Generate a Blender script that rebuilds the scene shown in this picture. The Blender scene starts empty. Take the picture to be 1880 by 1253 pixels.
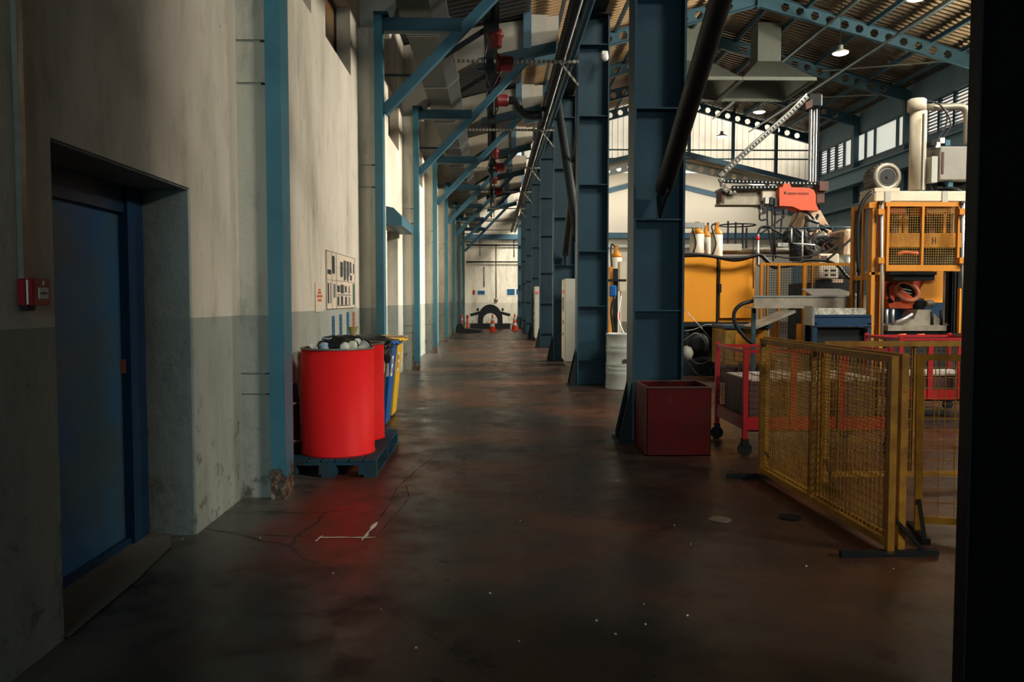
import bpy, math, random
from mathutils import Vector, Matrix
random.seed(7)
R = math.radians
SC = bpy.context.scene
COL = SC.collection

# ------------------------------------------------------------------ camera
F, CX, CY, H = 1500.0, 940.0, 626.5, 1.45
YAW, PITCH = math.atan(35/1500), math.atan(76.5/1500)
cd = bpy.data.cameras.new('camera'); cam = bpy.data.objects.new('camera', cd); COL.objects.link(cam)
cam.location = (0, 0, H); cam.rotation_euler = (math.pi/2-PITCH, 0, -YAW)
cd.sensor_width = 36; cd.lens = 36*F/1880; cd.clip_start = .05; cd.clip_end = 300
SC.camera = cam
CM = Matrix.Rotation(-YAW, 3, 'Z') @ Matrix.Rotation(math.pi/2-PITCH, 3, 'X')
def ray(px, py): return CM @ Vector(((px-CX)/F, -(py-CY)/F, -1))
def W(px, py, Y):                       # pixel of the photo at depth Y -> world point
    d = ray(px, py); t = Y/d.y
    return Vector((d.x*t, Y, H+d.z*t))
def FLR(px, py, z=0.0):                 # pixel on the plane at height z
    d = ray(px, py); t = (z-H)/d.z
    return Vector((d.x*t, d.y*t, z))

# ------------------------------------------------------------------ mesh builder
class MB:
    def __init__(s): s.v = []; s.f = []; s.smooth = set()
    def add(s, vs, fs, smooth=False):
        b = len(s.v); s.v += [tuple(v) for v in vs]
        for f in fs:
            if smooth: s.smooth.add(len(s.f))
            s.f.append(tuple(b+i for i in f))
        return s
    def box(s, x0, y0, z0, x1, y1, z1, b=0.0):
        if x1 < x0: x0, x1 = x1, x0
        if y1 < y0: y0, y1 = y1, y0
        if z1 < z0: z0, z1 = z1, z0
        if b <= 0:
            return s.add([(x0,y0,z0),(x1,y0,z0),(x1,y1,z0),(x0,y1,z0),(x0,y0,z1),(x1,y0,z1),(x1,y1,z1),(x0,y1,z1)],
                         [(3,2,1,0),(4,5,6,7),(0,1,5,4),(1,2,6,5),(2,3,7,6),(3,0,4,7)])
        b = min(b, (x1-x0)*.45, (y1-y0)*.45, (z1-z0)*.45)
        o = []
        def ring(z, i):
            return [(x0+i,y0+b,z),(x0+b,y0+i,z),(x1-b,y0+i,z),(x1-i,y0+b,z),(x1-i,y1-b,z),(x1-b,y1-i,z),(x0+b,y1-i,z),(x0+i,y1-b,z)]
        vs = ring(z0, b*.999)+ring(z0+b, 0)+ring(z1-b, 0)+ring(z1, b*.999)
        fs = [tuple(range(7,-1,-1)), tuple(range(24,32))]
        for k in range(3):
            for i in range(8):
                j = (i+1) % 8
                fs.append((k*8+i, k*8+j, (k+1)*8+j, (k+1)*8+i))
        return s.add(vs, fs)
    def bar(s, a, b, w, h, up=(0,0,1)):      # box section bar from a to b; w across, h along 'up'
        a = Vector(a); b = Vector(b); d = (b-a).normalized(); u = Vector(up)
        if abs(d.dot(u)) > .98: u = Vector((0,1,0))
        r = d.cross(u).normalized(); u = r.cross(d).normalized()
        vs = []
        for p in (a, b):
            for sx, sz in ((-1,-1),(1,-1),(1,1),(-1,1)): vs.append(p+r*sx*w/2+u*sz*h/2)
        return s.add(vs, [(0,1,2,3),(7,6,5,4),(0,4,5,1),(1,5,6,2),(2,6,7,3),(3,7,4,0)])
    def tube(s, pts, r, n=10, caps=True):
        pts = [Vector(p) for p in pts]; rs = r if isinstance(r, (list, tuple)) else [r]*len(pts)
        base = len(s.v); u = None
        for i, p in enumerate(pts):
            d = (pts[min(i+1, len(pts)-1)]-pts[max(i-1, 0)]).normalized()
            if u is None:
                u = Vector((0,0,1)) if abs(d.z) < .9 else Vector((0,1,0))
            u = (u-d*u.dot(d)).normalized(); w = d.cross(u)
            for k in range(n):
                a = 2*math.pi*k/n
                s.v.append(tuple(p+(u*math.cos(a)+w*math.sin(a))*rs[i]))
        for i in range(len(pts)-1):
            for k in range(n):
                j = (k+1) % n
                s.smooth.add(len(s.f)); s.f.append((base+i*n+k, base+(i+1)*n+k, base+(i+1)*n+j, base+i*n+j))
        if caps:
            s.f.append(tuple(base+k for k in range(n))); e = base+(len(pts)-1)*n
            s.f.append(tuple(e+k for k in range(n-1,-1,-1)))
        return s
    def hose(s, pts, r, n=8, sub=6):        # smooth Catmull-Rom through pts
        P = [Vector(p) for p in pts]; P = [P[0]*2-P[1]]+P+[P[-1]*2-P[-2]]; out = []
        for i in range(1, len(P)-2):
            for k in range(sub):
                t = k/sub; a, b, c, d = P[i-1], P[i], P[i+1], P[i+2]
                out.append(.5*((2*b)+(c-a)*t+(2*a-5*b+4*c-d)*t*t+(3*b-a-3*c+d)*t**3))
        out.append(P[-2]); return s.tube(out, r, n)
    def lathe(s, prof, c=(0,0,0), n=32, axis='z', caps=True):   # prof = [(r,h)...]
        c = Vector(c); base = len(s.v)
        for r, h in prof:
            for k in range(n):
                a = 2*math.pi*k/n; x, y = r*math.cos(a), r*math.sin(a)
                s.v.append(tuple(c+(Vector((x,y,h)) if axis == 'z' else Vector((x,h,y)) if axis == 'y' else Vector((h,x,y)))))
        for i in range(len(prof)-1):
            for k in range(n):
                j = (k+1) % n
                s.smooth.add(len(s.f)); s.f.append((base+i*n+k, base+i*n+j, base+(i+1)*n+j, base+(i+1)*n+k))
        if caps:
            s.f.append(tuple(base+k for k in range(n-1,-1,-1))); e = base+(len(prof)-1)*n
            s.f.append(tuple(e+k for k in range(n)))
        return s
    def prism(s, poly, a, b, axis='y'):       # poly 2D; axis y -> (x,z), x -> (y,z), z -> (x,y)
        def m(p, t): return (p[0],t,p[1]) if axis == 'y' else (t,p[0],p[1]) if axis == 'x' else (p[0],p[1],t)
        n = len(poly)
        vs = [m(p,a) for p in poly]+[m(p,b) for p in poly]
        fs = [tuple(range(n)), tuple(range(2*n-1,n-1,-1))]+[(i,i+n,(i+1)%n+n,(i+1)%n) for i in range(n)]
        return s.add(vs, fs)
    def blob(s, c, rx, ry, rz, amp=.2, seed=0, nu=14, nv=9):
        rnd = random.Random(seed); ph = [rnd.uniform(0,6.28) for _ in range(8)]
        vs = []; fs = []
        for i in range(nv+1):
            th = math.pi*i/nv
            for k in range(nu):
                a = 2*math.pi*k/nu
                q = 1+amp*(math.sin(3*a+ph[0]+2*th)+math.sin(5*a+ph[1]-3*th)*.7+math.sin(7*th+ph[2]+a*2)*.6+rnd.uniform(-.5,.5))*.5*math.sin(th)
                vs.append((c[0]+rx*q*math.sin(th)*math.cos(a), c[1]+ry*q*math.sin(th)*math.sin(a), c[2]+rz*q*math.cos(th)))
        for i in range(nv):
            for k in range(nu):
                j = (k+1) % nu; fs.append((i*nu+k, (i+1)*nu+k, (i+1)*nu+j, i*nu+j))
        return s.add(vs, fs, True)
    def wires(s, o, u, v, nu, nv, t=.004):     # wire grid on rectangle o + u, v
        o = Vector(o); u = Vector(u); v = Vector(v)
        for i in range(1, nu): s.bar(o+u*i/nu, o+u*i/nu+v, t, t, u.normalized())
        for j in range(1, nv): s.bar(o+v*j/nv, o+v*j/nv+u, t, t, v.normalized())
        return s
    def frame(s, o, u, v, w, d):               # rectangular frame of bars round the edge
        o = Vector(o); u = Vector(u); v = Vector(v); n = u.cross(v).normalized()
        un = u.normalized()*w/2; vn = v.normalized()*w/2
        s.bar(o-un, o+u+un, d, w, v); s.bar(o+v-un, o+u+v+un, d, w, v)
        s.bar(o+vn, o+v-vn, d, w, u); s.bar(o+u+vn, o+u+v-vn, d, w, u)
        return s

# ------------------------------------------------------------------ scene helpers
def tag(o, label=None, cat=None, group=None, kind=None):
    if label: o['label'] = label
    if cat: o['category'] = cat
    if group: o['group'] = group
    if kind: o['kind'] = kind
    return o
def build(name, mb, mat, off=(0,0,0), parent=None):
    me = bpy.data.meshes.new(name)
    ox, oy, oz = off
    me.from_pydata([(x-ox, y-oy, z-oz) for x, y, z in mb.v], [], mb.f)
    for i in mb.smooth: me.polygons[i].use_smooth = True
    me.materials.append(mat); me.update()
    import bmesh
    bm = bmesh.new(); bm.from_mesh(me); bmesh.ops.recalc_face_normals(bm, faces=bm.faces); bm.to_mesh(me); bm.free()
    o = bpy.data.objects.new(name, me); COL.objects.link(o)
    if parent: o.parent = parent
    else: o.location = off
    return o
def thing(name, label, cat, loc=(0,0,0), group=None, rz=0, local=False):
    o = bpy.data.objects.new(name, None); COL.objects.link(o); o.location = loc; o.rotation_euler.z = rz
    o.empty_display_size = .1
    o['label'] = label; o['category'] = cat
    if group: o['group'] = group
    o['_l'] = 1 if local else 0
    return o
def root_of(o):
    while o.parent: o = o.parent
    return o
def part(name, mb, mat, parent, label=None):
    r = root_of(parent)
    off = (0,0,0) if r.get('_l') else tuple(r.location)
    o = build(name, mb, mat, off, parent)
    if label: o['label'] = label
    return o
def struct(name, mb, mat, parent=None):
    o = build(name, mb, mat, (0,0,0), parent)
    if not parent: o['kind'] = 'structure'
    return o
def one(name, label, cat, mb, mat, base=(0,0,0), group=None, kind=None):
    return tag(build(name, mb, mat, base), label, cat, group, kind)
def dup(root, loc, label, rz=None, group=None):
    def cp(o, par):
        c = o.copy(); COL.objects.link(c)
        if par: c.parent = par
        for ch in list(o.children): cp(ch, c)
        return c
    r = cp(root, None); r.location = loc; r['label'] = label
    if rz is not None: r.rotation_euler.z = rz
    if group: r['group'] = group
    return r
def WB(px0, py0, px1, py1, Y, Y2=None, mb=None, b=0):   # box whose front face covers the pixel rectangle at depth Y
    p = W(px0, py1, Y); q = W(px1, py0, Y); mb = mb or MB()
    return mb.box(p.x, Y, p.z, q.x, Y2 if Y2 else Y+.3, q.z, b)
def WT(pts, Y, r, mb=None, smooth=True, n=8):
    P = [W(x, y, Y+(z[0] if z else 0)) for x, y, *z in pts]; mb = mb or MB()
    return mb.hose(P, r, n) if smooth else mb.tube(P, r, n)

ORD = ['nearest', 'second', 'third', 'fourth', 'fifth', 'sixth', 'seventh', 'eighth', 'ninth', 'tenth', 'eleventh', 'twelfth', 'thirteenth', 'fourteenth', 'fifteenth']

# ------------------------------------------------------------------ materials
def newmat(name):
    m = bpy.data.materials.new(name); m.use_nodes = True; nt = m.node_tree
    return m, nt, nt.nodes['Principled BSDF']
def N(nt, t, **kw):
    n = nt.nodes.new(t)
    for k, v in kw.items():
        if k in n.inputs.keys(): n.inputs[k].default_value = v
        else: setattr(n, k, v)
    return n
def noise(nt, scale, detail=4, rough=.6, vec=None, stretch=None):
    n = N(nt, 'ShaderNodeTexNoise'); n.inputs['Scale'].default_value = scale; n.inputs['Detail'].default_value = detail; n.inputs['Roughness'].default_value = rough
    if vec is None:
        g = N(nt, 'ShaderNodeNewGeometry'); vec = g.outputs['Position']
    if stretch:
        mp = N(nt, 'ShaderNodeMapping'); mp.inputs['Scale'].default_value = stretch; nt.links.new(vec, mp.inputs['Vector']); vec = mp.outputs['Vector']
    nt.links.new(vec, n.inputs['Vector']); return n.outputs['Fac']
def ramp(nt, fac, stops):
    r = N(nt, 'ShaderNodeValToRGB'); e = r.color_ramp.elements
    while len(e) < len(stops): e.new(.5)
    for el, (p, c) in zip(e, stops):
        el.position = p; el.color = tuple(c)+(1,) if len(c) == 3 else c
    nt.links.new(fac, r.inputs['Fac']); return r.outputs['Color']
def mix(nt, a, b, fac, mode='MIX'):
    m = N(nt, 'ShaderNodeMix', data_type='RGBA', blend_type=mode)
    def put(i, v):
        if hasattr(v, 'links') or hasattr(v, 'is_output'): nt.links.new(v, m.inputs[i])
        elif isinstance(v, (int, float)): m.inputs[i].default_value = v
        else: m.inputs[i].default_value = tuple(v)+(1,) if len(v) == 3 else v
    put(0, fac); put(6, a); put(7, b); return m.outputs[2]
def bump(nt, b, h, st=.3, dist=.01):
    n = N(nt, 'ShaderNodeBump'); n.inputs['Strength'].default_value = st; n.inputs['Distance'].default_value = dist
    nt.links.new(h, n.inputs['Height']); nt.links.new(n.outputs['Normal'], b.inputs['Normal'])
def mat(name, col, rough=.5, metal=0.0, dirt=.35, dcol=None, scale=3.0, bmp=.15, rust=None, spec=.3):
    m, nt, b = newmat(name); b.inputs['Specular IOR Level'].default_value = spec
    b.inputs['Roughness'].default_value = rough; b.inputs['Metallic'].default_value = metal
    d = dcol or tuple(c*.45 for c in col)
    n1 = noise(nt, scale, 6, .65)
    c = ramp(nt, n1, [(.35, tuple(x*(1-dirt)+y*dirt for x, y in zip(col, d))), (.65, col)])
    if rust:
        n2 = noise(nt, scale*4, 8, .7)
        f = ramp(nt, n2, [(rust, (0,0,0)), (rust+.08, (1,1,1))])
        c = mix(nt, c, (.09,.035,.015), f)
    nt.links.new(c, b.inputs['Base Color'])
    if bmp: bump(nt, b, noise(nt, scale*12, 5), bmp, .004)
    return m

M = {}
M['steel_blue'] = mat('blue_painted_steel', (.035,.115,.165), .5, .0, .4, scale=2.2)
M['steel_dark'] = mat('dark_blue_painted_steel', (.011,.044,.068), .5, .0, .45, scale=2.0)
M['steel_black'] = mat('black_painted_steel', (.008,.012,.014), .6, spec=.2)
M['shade_black'] = mat('matt_black_boxed_steel', (.006,.010,.012), .95, spec=.05)
M['steel_mid'] = mat('mid_blue_hall_steel', (.060,.135,.20), .5, .0, .35, scale=1.5)
M['frame_blue'] = mat('dark_blue_roof_frame', (.045,.115,.17), .5, .0, .35, scale=1.5)
M['duct'] = mat('dull_duct_sheet', (.055,.06,.058), .5, .4, .4)
M['galv'] = mat('galvanised_sheet', (.32,.34,.33), .38, .75, .4, scale=2.5)
M['galv_pale'] = mat('pale_galvanised_sheet', (.50,.55,.52), .45, .3, .3, scale=1.2)
M['slot'] = mat('slotted_grey_steel', (.28,.27,.23), .5, .5)
def slot_mat():
    m, nt, b = newmat('slotted_grey_channel'); L = nt.links
    g = N(nt, 'ShaderNodeNewGeometry'); sep = N(nt, 'ShaderNodeSeparateXYZ'); L.new(g.outputs['Position'], sep.inputs[0])
    a = N(nt, 'ShaderNodeMath', operation='MULTIPLY'); L.new(sep.outputs['X'], a.inputs[0]); a.inputs[1].default_value = 13
    f = N(nt, 'ShaderNodeMath', operation='FRACT'); L.new(a.outputs[0], f.inputs[0])
    q = N(nt, 'ShaderNodeMath', operation='GREATER_THAN'); L.new(f.outputs[0], q.inputs[0]); q.inputs[1].default_value = .62
    L.new(mix(nt, (.26,.25,.20), (.05,.05,.045), q.outputs[0]), b.inputs['Base Color']); b.inputs['Roughness'].default_value = .6
    return m
M['slot'] = slot_mat()
M['chrome'] = mat('polished_rod', (.62,.66,.68), .28, .55, .25)
M['tankgrey'] = mat('warm_grey_tank_paint', (.26,.25,.22), .55, 0, .25)
M['motor'] = mat('dark_motor_casting', (.13,.125,.11), .5, .3, .4)
M['red'] = mat('bright_red_paint', (.85,.016,.018), .5, 0, .08, scale=4, bmp=.03, spec=.12)
M['red_dark'] = mat('dark_red_worn_paint', (.08,.006,.007), .5, 0, .6, (.04,.012,.01), scale=4, rust=.64, spec=.05)
M['red_cart'] = mat('cart_red_paint', (.38,.012,.016), .45, 0, .4, scale=5)
M['yellow'] = mat('safety_yellow_orange', (.52,.205,.018), .42, 0, .30, (.30,.11,.01), scale=2.5)
M['yellow_fence'] = mat('worn_yellow_fence_paint', (.40,.21,.018), .55, 0, .7, (.14,.06,.012), scale=9, rust=.60)
M['amber'] = mat('amber_door_panel', (.80,.32,.025), .42, 0, .22, (.55,.20,.015), scale=1.6)
M['olive'] = mat('dirty_yellow_tank', (.42,.25,.03), .5, 0, .8, (.08,.05,.015), scale=4, rust=.6)
M['orange'] = mat('robot_orange', (.80,.12,.03), .38, 0, .25, scale=3)
M['cover'] = mat('orange_red_cover', (.62,.085,.03), .5, 0, .3, (.34,.13,.08), scale=3)
M['cream'] = mat('cream_machine_paint', (.62,.56,.44), .5, 0, .35, (.36,.27,.17), scale=2.5)
M['cream_rust'] = mat('stained_cream_casing', (.58,.48,.34), .6, 0, .8, (.30,.14,.06), scale=4, rust=.57)
M['grey_cab'] = mat('grey_cabinet_paint', (.40,.41,.36), .5, 0, .2)
M['white'] = mat('white_painted_metal', (.72,.72,.68), .4, 0, .15)
M['black'] = mat('black_plastic', (.012,.013,.014), .4, 0, .2)
M['rubber'] = mat('black_rubber_hose', (.010,.011,.013), .45, 0, .2)
M['bag'] = mat('black_bin_bag', (.010,.011,.013), .18, 0, .2, scale=20, bmp=.8)
M['blue_bin'] = mat('blue_plastic', (.008,.10,.36), .35, 0, .2)
M['yel_bin'] = mat('yellow_plastic', (.85,.50,.02), .35, 0, .2)
M['brown_bin'] = mat('brown_plastic', (.035,.025,.018), .5, 0, .2)
M['pallet'] = mat('blue_painted_wood', (.008,.060,.105), .7, 0, .8, (.03,.034,.028), scale=6, rust=.62, spec=.15)
M['louvre'] = mat('brown_louvre_slats', (.26,.21,.15), .6)
M['drum_in'] = mat('rusty_drum_inside', (.16,.07,.03), .7, 0, .4)
M['paper'] = mat('paper', (.68,.66,.58), .8, 0, .25, scale=8, bmp=.3)
M['ivory'] = mat('aged_poster_paper', (.58,.50,.40), .8, 0, .2, scale=6)
M['ink'] = mat('printed_dark_ink', (.03,.035,.04), .8)
M['inkred'] = mat('printed_orange_ink', (.45,.12,.04), .8)
M['inkblue'] = mat('printed_blue_ink', (.015,.10,.20), .8)
M['inkgreen'] = mat('printed_green_ink', (.03,.10,.07), .8)
M['card'] = mat('cardboard', (.42,.27,.16), .85, 0, .3, scale=5)
M['parts_pale'] = mat('pale_worn_boards', (.55,.50,.42), .7, 0, .5, scale=8)
M['brownsteel'] = mat('brown_rusted_steel', (.11,.06,.05), .6, .3, .5, scale=5)
M['stain'] = mat('stained_grey_steel', (.30,.28,.23), .45, .5, .6, (.12,.09,.06), scale=4)
M['navy'] = mat('navy_blue_paint', (.008,.035,.085), .4, 0, .4)
M['alarm'] = mat('alarm_red_plastic', (.26,.010,.012), .35, 0, .1)
M['conc'] = mat('precast_concrete', (.46,.43,.36), .85, 0, .4, (.28,.27,.23), scale=2.5, bmp=.5)
M['sparkle'] = mat('sparkle_mottled_metal', (.62,.62,.55), .3, .3, .9, (.12,.12,.10), scale=14)  # sparkle of shiny metal put into the colour as pale mottling
M['orange_pale'] = mat('worn_pale_orange', (.72,.26,.15), .45)
M['cone'] = mat('traffic_cone_orange', (.85,.10,.04), .5, 0, .15)

def wall_material(name, upper, lower, split=1.335, seed=0):
    m, nt, b = newmat(name); L = nt.links
    g = N(nt, 'ShaderNodeNewGeometry'); sep = N(nt, 'ShaderNodeSeparateXYZ'); L.new(g.outputs['Position'], sep.inputs[0])
    n0 = noise(nt, 1.3, 5, .6)
    ad = N(nt, 'ShaderNodeMath', operation='MULTIPLY_ADD'); L.new(n0, ad.inputs[0]); ad.inputs[1].default_value = .02; L.new(sep.outputs['Z'], ad.inputs[2])
    gt = N(nt, 'ShaderNodeMath', operation='GREATER_THAN'); L.new(ad.outputs[0], gt.inputs[0]); gt.inputs[1].default_value = split+.01
    base = mix(nt, lower, upper, gt.outputs[0])
    st = ramp(nt, noise(nt, 1.0, 6, .62, stretch=(1.6,1.6,.45)), [(.30,(.58,.58,.56)), (.5,(.90,.90,.89)), (.7,(1,1,1))])
    base = mix(nt, base, st, 1.0, 'MULTIPLY')
    st2 = ramp(nt, noise(nt, 6.0, 8, .7, stretch=(1,1,.4)), [(.33,(.50,.50,.48)), (.47,(1,1,1))])
    base = mix(nt, base, st2, .45, 'MULTIPLY')
    # scuffs and chips gather near the floor
    mr = N(nt, 'ShaderNodeMapRange'); L.new(sep.outputs['Z'], mr.inputs['Value']); mr.inputs['From Min'].default_value = 1.3; mr.inputs['From Max'].default_value = 0
    mr.inputs['To Min'].default_value = 0; mr.inputs['To Max'].default_value = .16
    n3 = noise(nt, 5.0, 9, .75); sb = N(nt, 'ShaderNodeMath', operation='ADD'); L.new(n3, sb.inputs[0]); L.new(mr.outputs[0], sb.inputs[1])
    ch = ramp(nt, sb.outputs[0], [(.66,(0,0,0)), (.76,(1,1,1))])
    base = mix(nt, base, (.085,.078,.065), ch)
    # small dark pits
    v = N(nt, 'ShaderNodeTexVoronoi'); v.inputs['Scale'].default_value = 7; L.new(g.outputs['Position'], v.inputs['Vector'])
    pit = ramp(nt, v.outputs['Distance'], [(.035,(1,1,1)), (.06,(0,0,0))])
    base = mix(nt, base, (.04,.04,.035), mix(nt, (0,0,0), pit, ramp(nt, noise(nt, 2.2), [(.55,(0,0,0)), (.6,(1,1,1))])))
    L.new(base, b.inputs['Base Color']); b.inputs['Roughness'].default_value = .75
    bump(nt, b, noise(nt, 9, 9, .68), .55, .02)
    return m
M['wall'] = wall_material('stained_plaster_with_grey_dado', (.60,.555,.465), (.30,.32,.285))
M['pil'] = wall_material('pilaster_plaster', (.50,.47,.39), (.31,.32,.28))
M['reveal'] = wall_material('rough_grey_render', (.17,.19,.175), (.15,.17,.155), seed=2)
M['wall_end'] = wall_material('pale_end_wall_paint', (.74,.70,.60), (.58,.56,.48), 1.25)
M['wall_hall'] = mat('off_white_hall_wall', (.74,.69,.58), .8, 0, .2, (.55,.50,.42), scale=.35, bmp=0)
M['wall_blue'] = mat('blue_grey_cladding', (.15,.26,.34), .6, 0, .3, scale=1)

def floor_material():
    m, nt, b = newmat('worn_dark_red_painted_concrete'); L = nt.links
    n1 = noise(nt, .55, 6, .62); n2 = noise(nt, 2.6, 8, .7); n3 = noise(nt, 14, 6, .7)
    c = ramp(nt, n1, [(.30,(.026,.028,.028)), (.45,(.046,.034,.027)), (.58,(.11,.046,.024)), (.74,(.19,.085,.048))])
    c = mix(nt, c, ramp(nt, n2, [(.28,(.30,.32,.34)), (.66,(1,1,1))]), .8, 'MULTIPLY')
    c = mix(nt, c, ramp(nt, n3, [(.32,(.55,.55,.55)), (.6,(1,1,1))]), .5, 'MULTIPLY')
    # red paint remains by the left wall, bare grey concrete along it
    g = N(nt, 'ShaderNodeNewGeometry'); sep = N(nt, 'ShaderNodeSeparateXYZ'); L.new(g.outputs['Position'], sep.inputs[0])
    def band(x0, x1, x2, x3, out):
        a = N(nt, 'ShaderNodeMapRange'); a.interpolation_type = 'SMOOTHSTEP'; L.new(out, a.inputs['Value']); a.inputs['From Min'].default_value = x0; a.inputs['From Max'].default_value = x1
        q = N(nt, 'ShaderNodeMapRange'); q.interpolation_type = 'SMOOTHSTEP'; L.new(out, q.inputs['Value']); q.inputs['From Min'].default_value = x3; q.inputs['From Max'].default_value = x2
        k = N(nt, 'ShaderNodeMath', operation='MULTIPLY'); L.new(a.outputs[0], k.inputs[0]); L.new(q.outputs[0], k.inputs[1]); return k.outputs[0]
    nw = N(nt, 'ShaderNodeMath', operation='MULTIPLY_ADD'); L.new(n2, nw.inputs[0]); nw.inputs[1].default_value = .7; L.new(sep.outputs['X'], nw.inputs[2])
    bx = band(-1.6, -.9, -.75, -.2, nw.outputs[0]); by = band(3.6, 4.8, 7.0, 9.0, sep.outputs['Y'])
    k = N(nt, 'ShaderNodeMath', operation='MULTIPLY'); L.new(bx, k.inputs[0]); L.new(by, k.inputs[1])
    c = mix(nt, c, (.12,.034,.022), k.outputs[0])
    gx = band(-9, -8, -1.25, -.85, nw.outputs[0])
    c = mix(nt, c, mix(nt, (.13,.12,.105), ramp(nt, n2, [(.35,(.3,.3,.3)), (.6,(1,1,1))]), 1.0, 'MULTIPLY'), gx)
    # thin cracks
    v = N(nt, 'ShaderNodeTexVoronoi', feature='DISTANCE_TO_EDGE'); v.inputs['Scale'].default_value = .32
    ds = N(nt, 'ShaderNodeMixRGB'); ds.inputs[0].default_value = .12; L.new(g.outputs['Position'], ds.inputs[1])
    nn = N(nt, 'ShaderNodeTexNoise'); nn.inputs['Scale'].default_value = 3; L.new(g.outputs['Position'], nn.inputs['Vector']); L.new(nn.outputs['Color'], ds.inputs[2]); L.new(ds.outputs[0], v.inputs['Vector'])
    c = mix(nt, c, (.012,.011,.010), ramp(nt, v.outputs['Distance'], [(.0,(1,1,1)), (.004,(0,0,0))]))
    L.new(c, b.inputs['Base Color'])
    rr = ramp(nt, n2, [(.34,(.25,.25,.25)), (.50,(.36,.36,.36)), (.66,(.56,.56,.56))]); L.new(rr, b.inputs['Roughness'])
    b.inputs['Specular IOR Level'].default_value = .24
    bump(nt, b, n3, .12, .004)
    return m
M['floor'] = floor_material()

def door_material():
    m, nt, b = newmat('dark_blue_door_paint')
    c = ramp(nt, noise(nt, 2.0, 4, .5), [(.35,(.050,.085,.105)), (.5,(.030,.095,.165)), (.65,(.010,.095,.26))])
    nt.links.new(c, b.inputs['Base Color']); b.inputs['Roughness'].default_value = .5
    bump(nt, b, noise(nt, 30, 4), .1, .003)
    return m
M['door'] = door_material()
def translucent(name, col, ribs=0):
    m, nt, b = newmat(name); L = nt.links
    t = N(nt, 'ShaderNodeBsdfTranslucent'); t.inputs['Color'].default_value = tuple(col)+(1,)
    d = N(nt, 'ShaderNodeBsdfDiffuse'); d.inputs['Color'].default_value = tuple(c*.7 for c in col)+(1,)
    x = N(nt, 'ShaderNodeMixShader'); x.inputs[0].default_value = .18; L.new(t.outputs[0], x.inputs[1]); L.new(d.outputs[0], x.inputs[2])
    if ribs:
        g = N(nt, 'ShaderNodeNewGeometry'); sep = N(nt, 'ShaderNodeSeparateXYZ'); L.new(g.outputs['Position'], sep.inputs[0])
        c = ramp(nt, noise(nt, .35, 3), [(.35, tuple(k*.7 for k in col)), (.65, col)]); L.new(c, t.inputs['Color'])
    L.new(x.outputs[0], nt.nodes['Material Output'].inputs['Surface']); return m
M['pane'] = translucent('frosted_daylight_pane', (.95,.95,.90))
M['fibre'] = translucent('translucent_fibreglass_cladding', (.97,.90,.76), 1)
def emit(name, col, s):
    m, nt, b = newmat(name); b.inputs['Base Color'].default_value = (0,0,0,1)
    b.inputs['Emission Color'].default_value = tuple(col)+(1,); b.inputs['Emission Strength'].default_value = s; return m
M['lamp'] = emit('lit_lamp_glass', (1,.93,.80), 6)
M['redlamp'] = emit('lit_red_pilot_lamp', (1,.10,.16), .8)
def glass(name, col):
    m, nt, b = newmat(name); b.inputs['Base Color'].default_value = tuple(col)+(1,); b.inputs['Roughness'].default_value = .12
    return m
M['winglass'] = glass('brown_tinted_window_glass', (.16,.085,.035))
M['smoke'] = glass('dark_glass', (.01,.012,.014))
def roof_material(name, a, bcol, metal, rough):
    m, nt, b = newmat(name)
    c = ramp(nt, noise(nt, .6, 5, .6, stretch=(1,.35,1)), [(.3,a), (.7,bcol)]); nt.links.new(c, b.inputs['Base Color'])
    b.inputs['Metallic'].default_value = metal; b.inputs['Roughness'].default_value = rough; return m
M['roof'] = roof_material('warm_lit_trapezoid_roof_sheet', (.30,.21,.12), (.50,.36,.22), .2, .5)  # warm light on the left slope is put into the colour
M['roof_shaded'] = roof_material('shaded_trapezoid_roof_sheet', (.10,.08,.055), (.24,.18,.11), .75, .36)  # same sheet, colour darkened for the slope in shade
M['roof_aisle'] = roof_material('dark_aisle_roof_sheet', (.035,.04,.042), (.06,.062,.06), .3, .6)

exec_parts = []
# ================================================================== SETTING
XL = -1.83
YE = 49.3
mb = MB(); mb.add([(-2.6,-15,0),(20,-15,0),(20,62,0),(-2.6,62,0),(-2.6,-15,-.3),(20,-15,-.3),(20,62,-.3),(-2.6,62,-.3)],
                  [(0,1,2,3),(7,6,5,4),(0,4,5,1),(1,5,6,2),(2,6,7,3),(3,7,4,0)])
floor = struct('floor', mb, M['floor'])
# chipped pale mark in the floor paint
def flat_strip(mb, pts, w0, z=.003, seed=1):
    rnd = random.Random(seed)
    for a, b in zip(pts, pts[1:]):
        a = FLR(*a); b = FLR(*b); n = 7; d = (b-a); q = Vector((-d.y, d.x, 0)).normalized()
        L_ = []; R_ = []
        for i in range(n+1):
            p = a+d*i/n; w = w0*rnd.uniform(.25, 1)*(.3 if i in (0, n) else 1); j = rnd.uniform(-.3,.3)*w0
            L_.append((p.x+q.x*(w+j), p.y+q.y*(w+j), z)); R_.append((p.x-q.x*(w-j), p.y-q.y*(w-j), z))
        for i in range(n): mb.add([L_[i], L_[i+1], R_[i+1], R_[i]], [(0,1,2,3)])
mk = MB(); flat_strip(mk, [(583,988),(690,988)], .013); flat_strip(mk, [(664,994),(692,960)], .016, .004, 3); flat_strip(mk, [(580,996),(592,985)], .008, .005, 5)
cm_ = mat('bare_concrete_chip', (.80,.72,.60), .9)
struct('chipped_mark', mk, cm_, floor)
# hairline cracks in the floor
ck = MB(); flat_strip(ck, [(388,975),(470,982),(580,988)], .004, .002, 7); flat_strip(ck, [(690,962),(716,925),(730,895),(770,860),(800,838)], .005, .002, 8)
flat_strip(ck, [(692,985),(722,950),(752,915),(745,890)], .004, .002, 9)
struct('crack', ck, mat('dark_crack', (.015,.013,.012), .9), floor)

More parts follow.
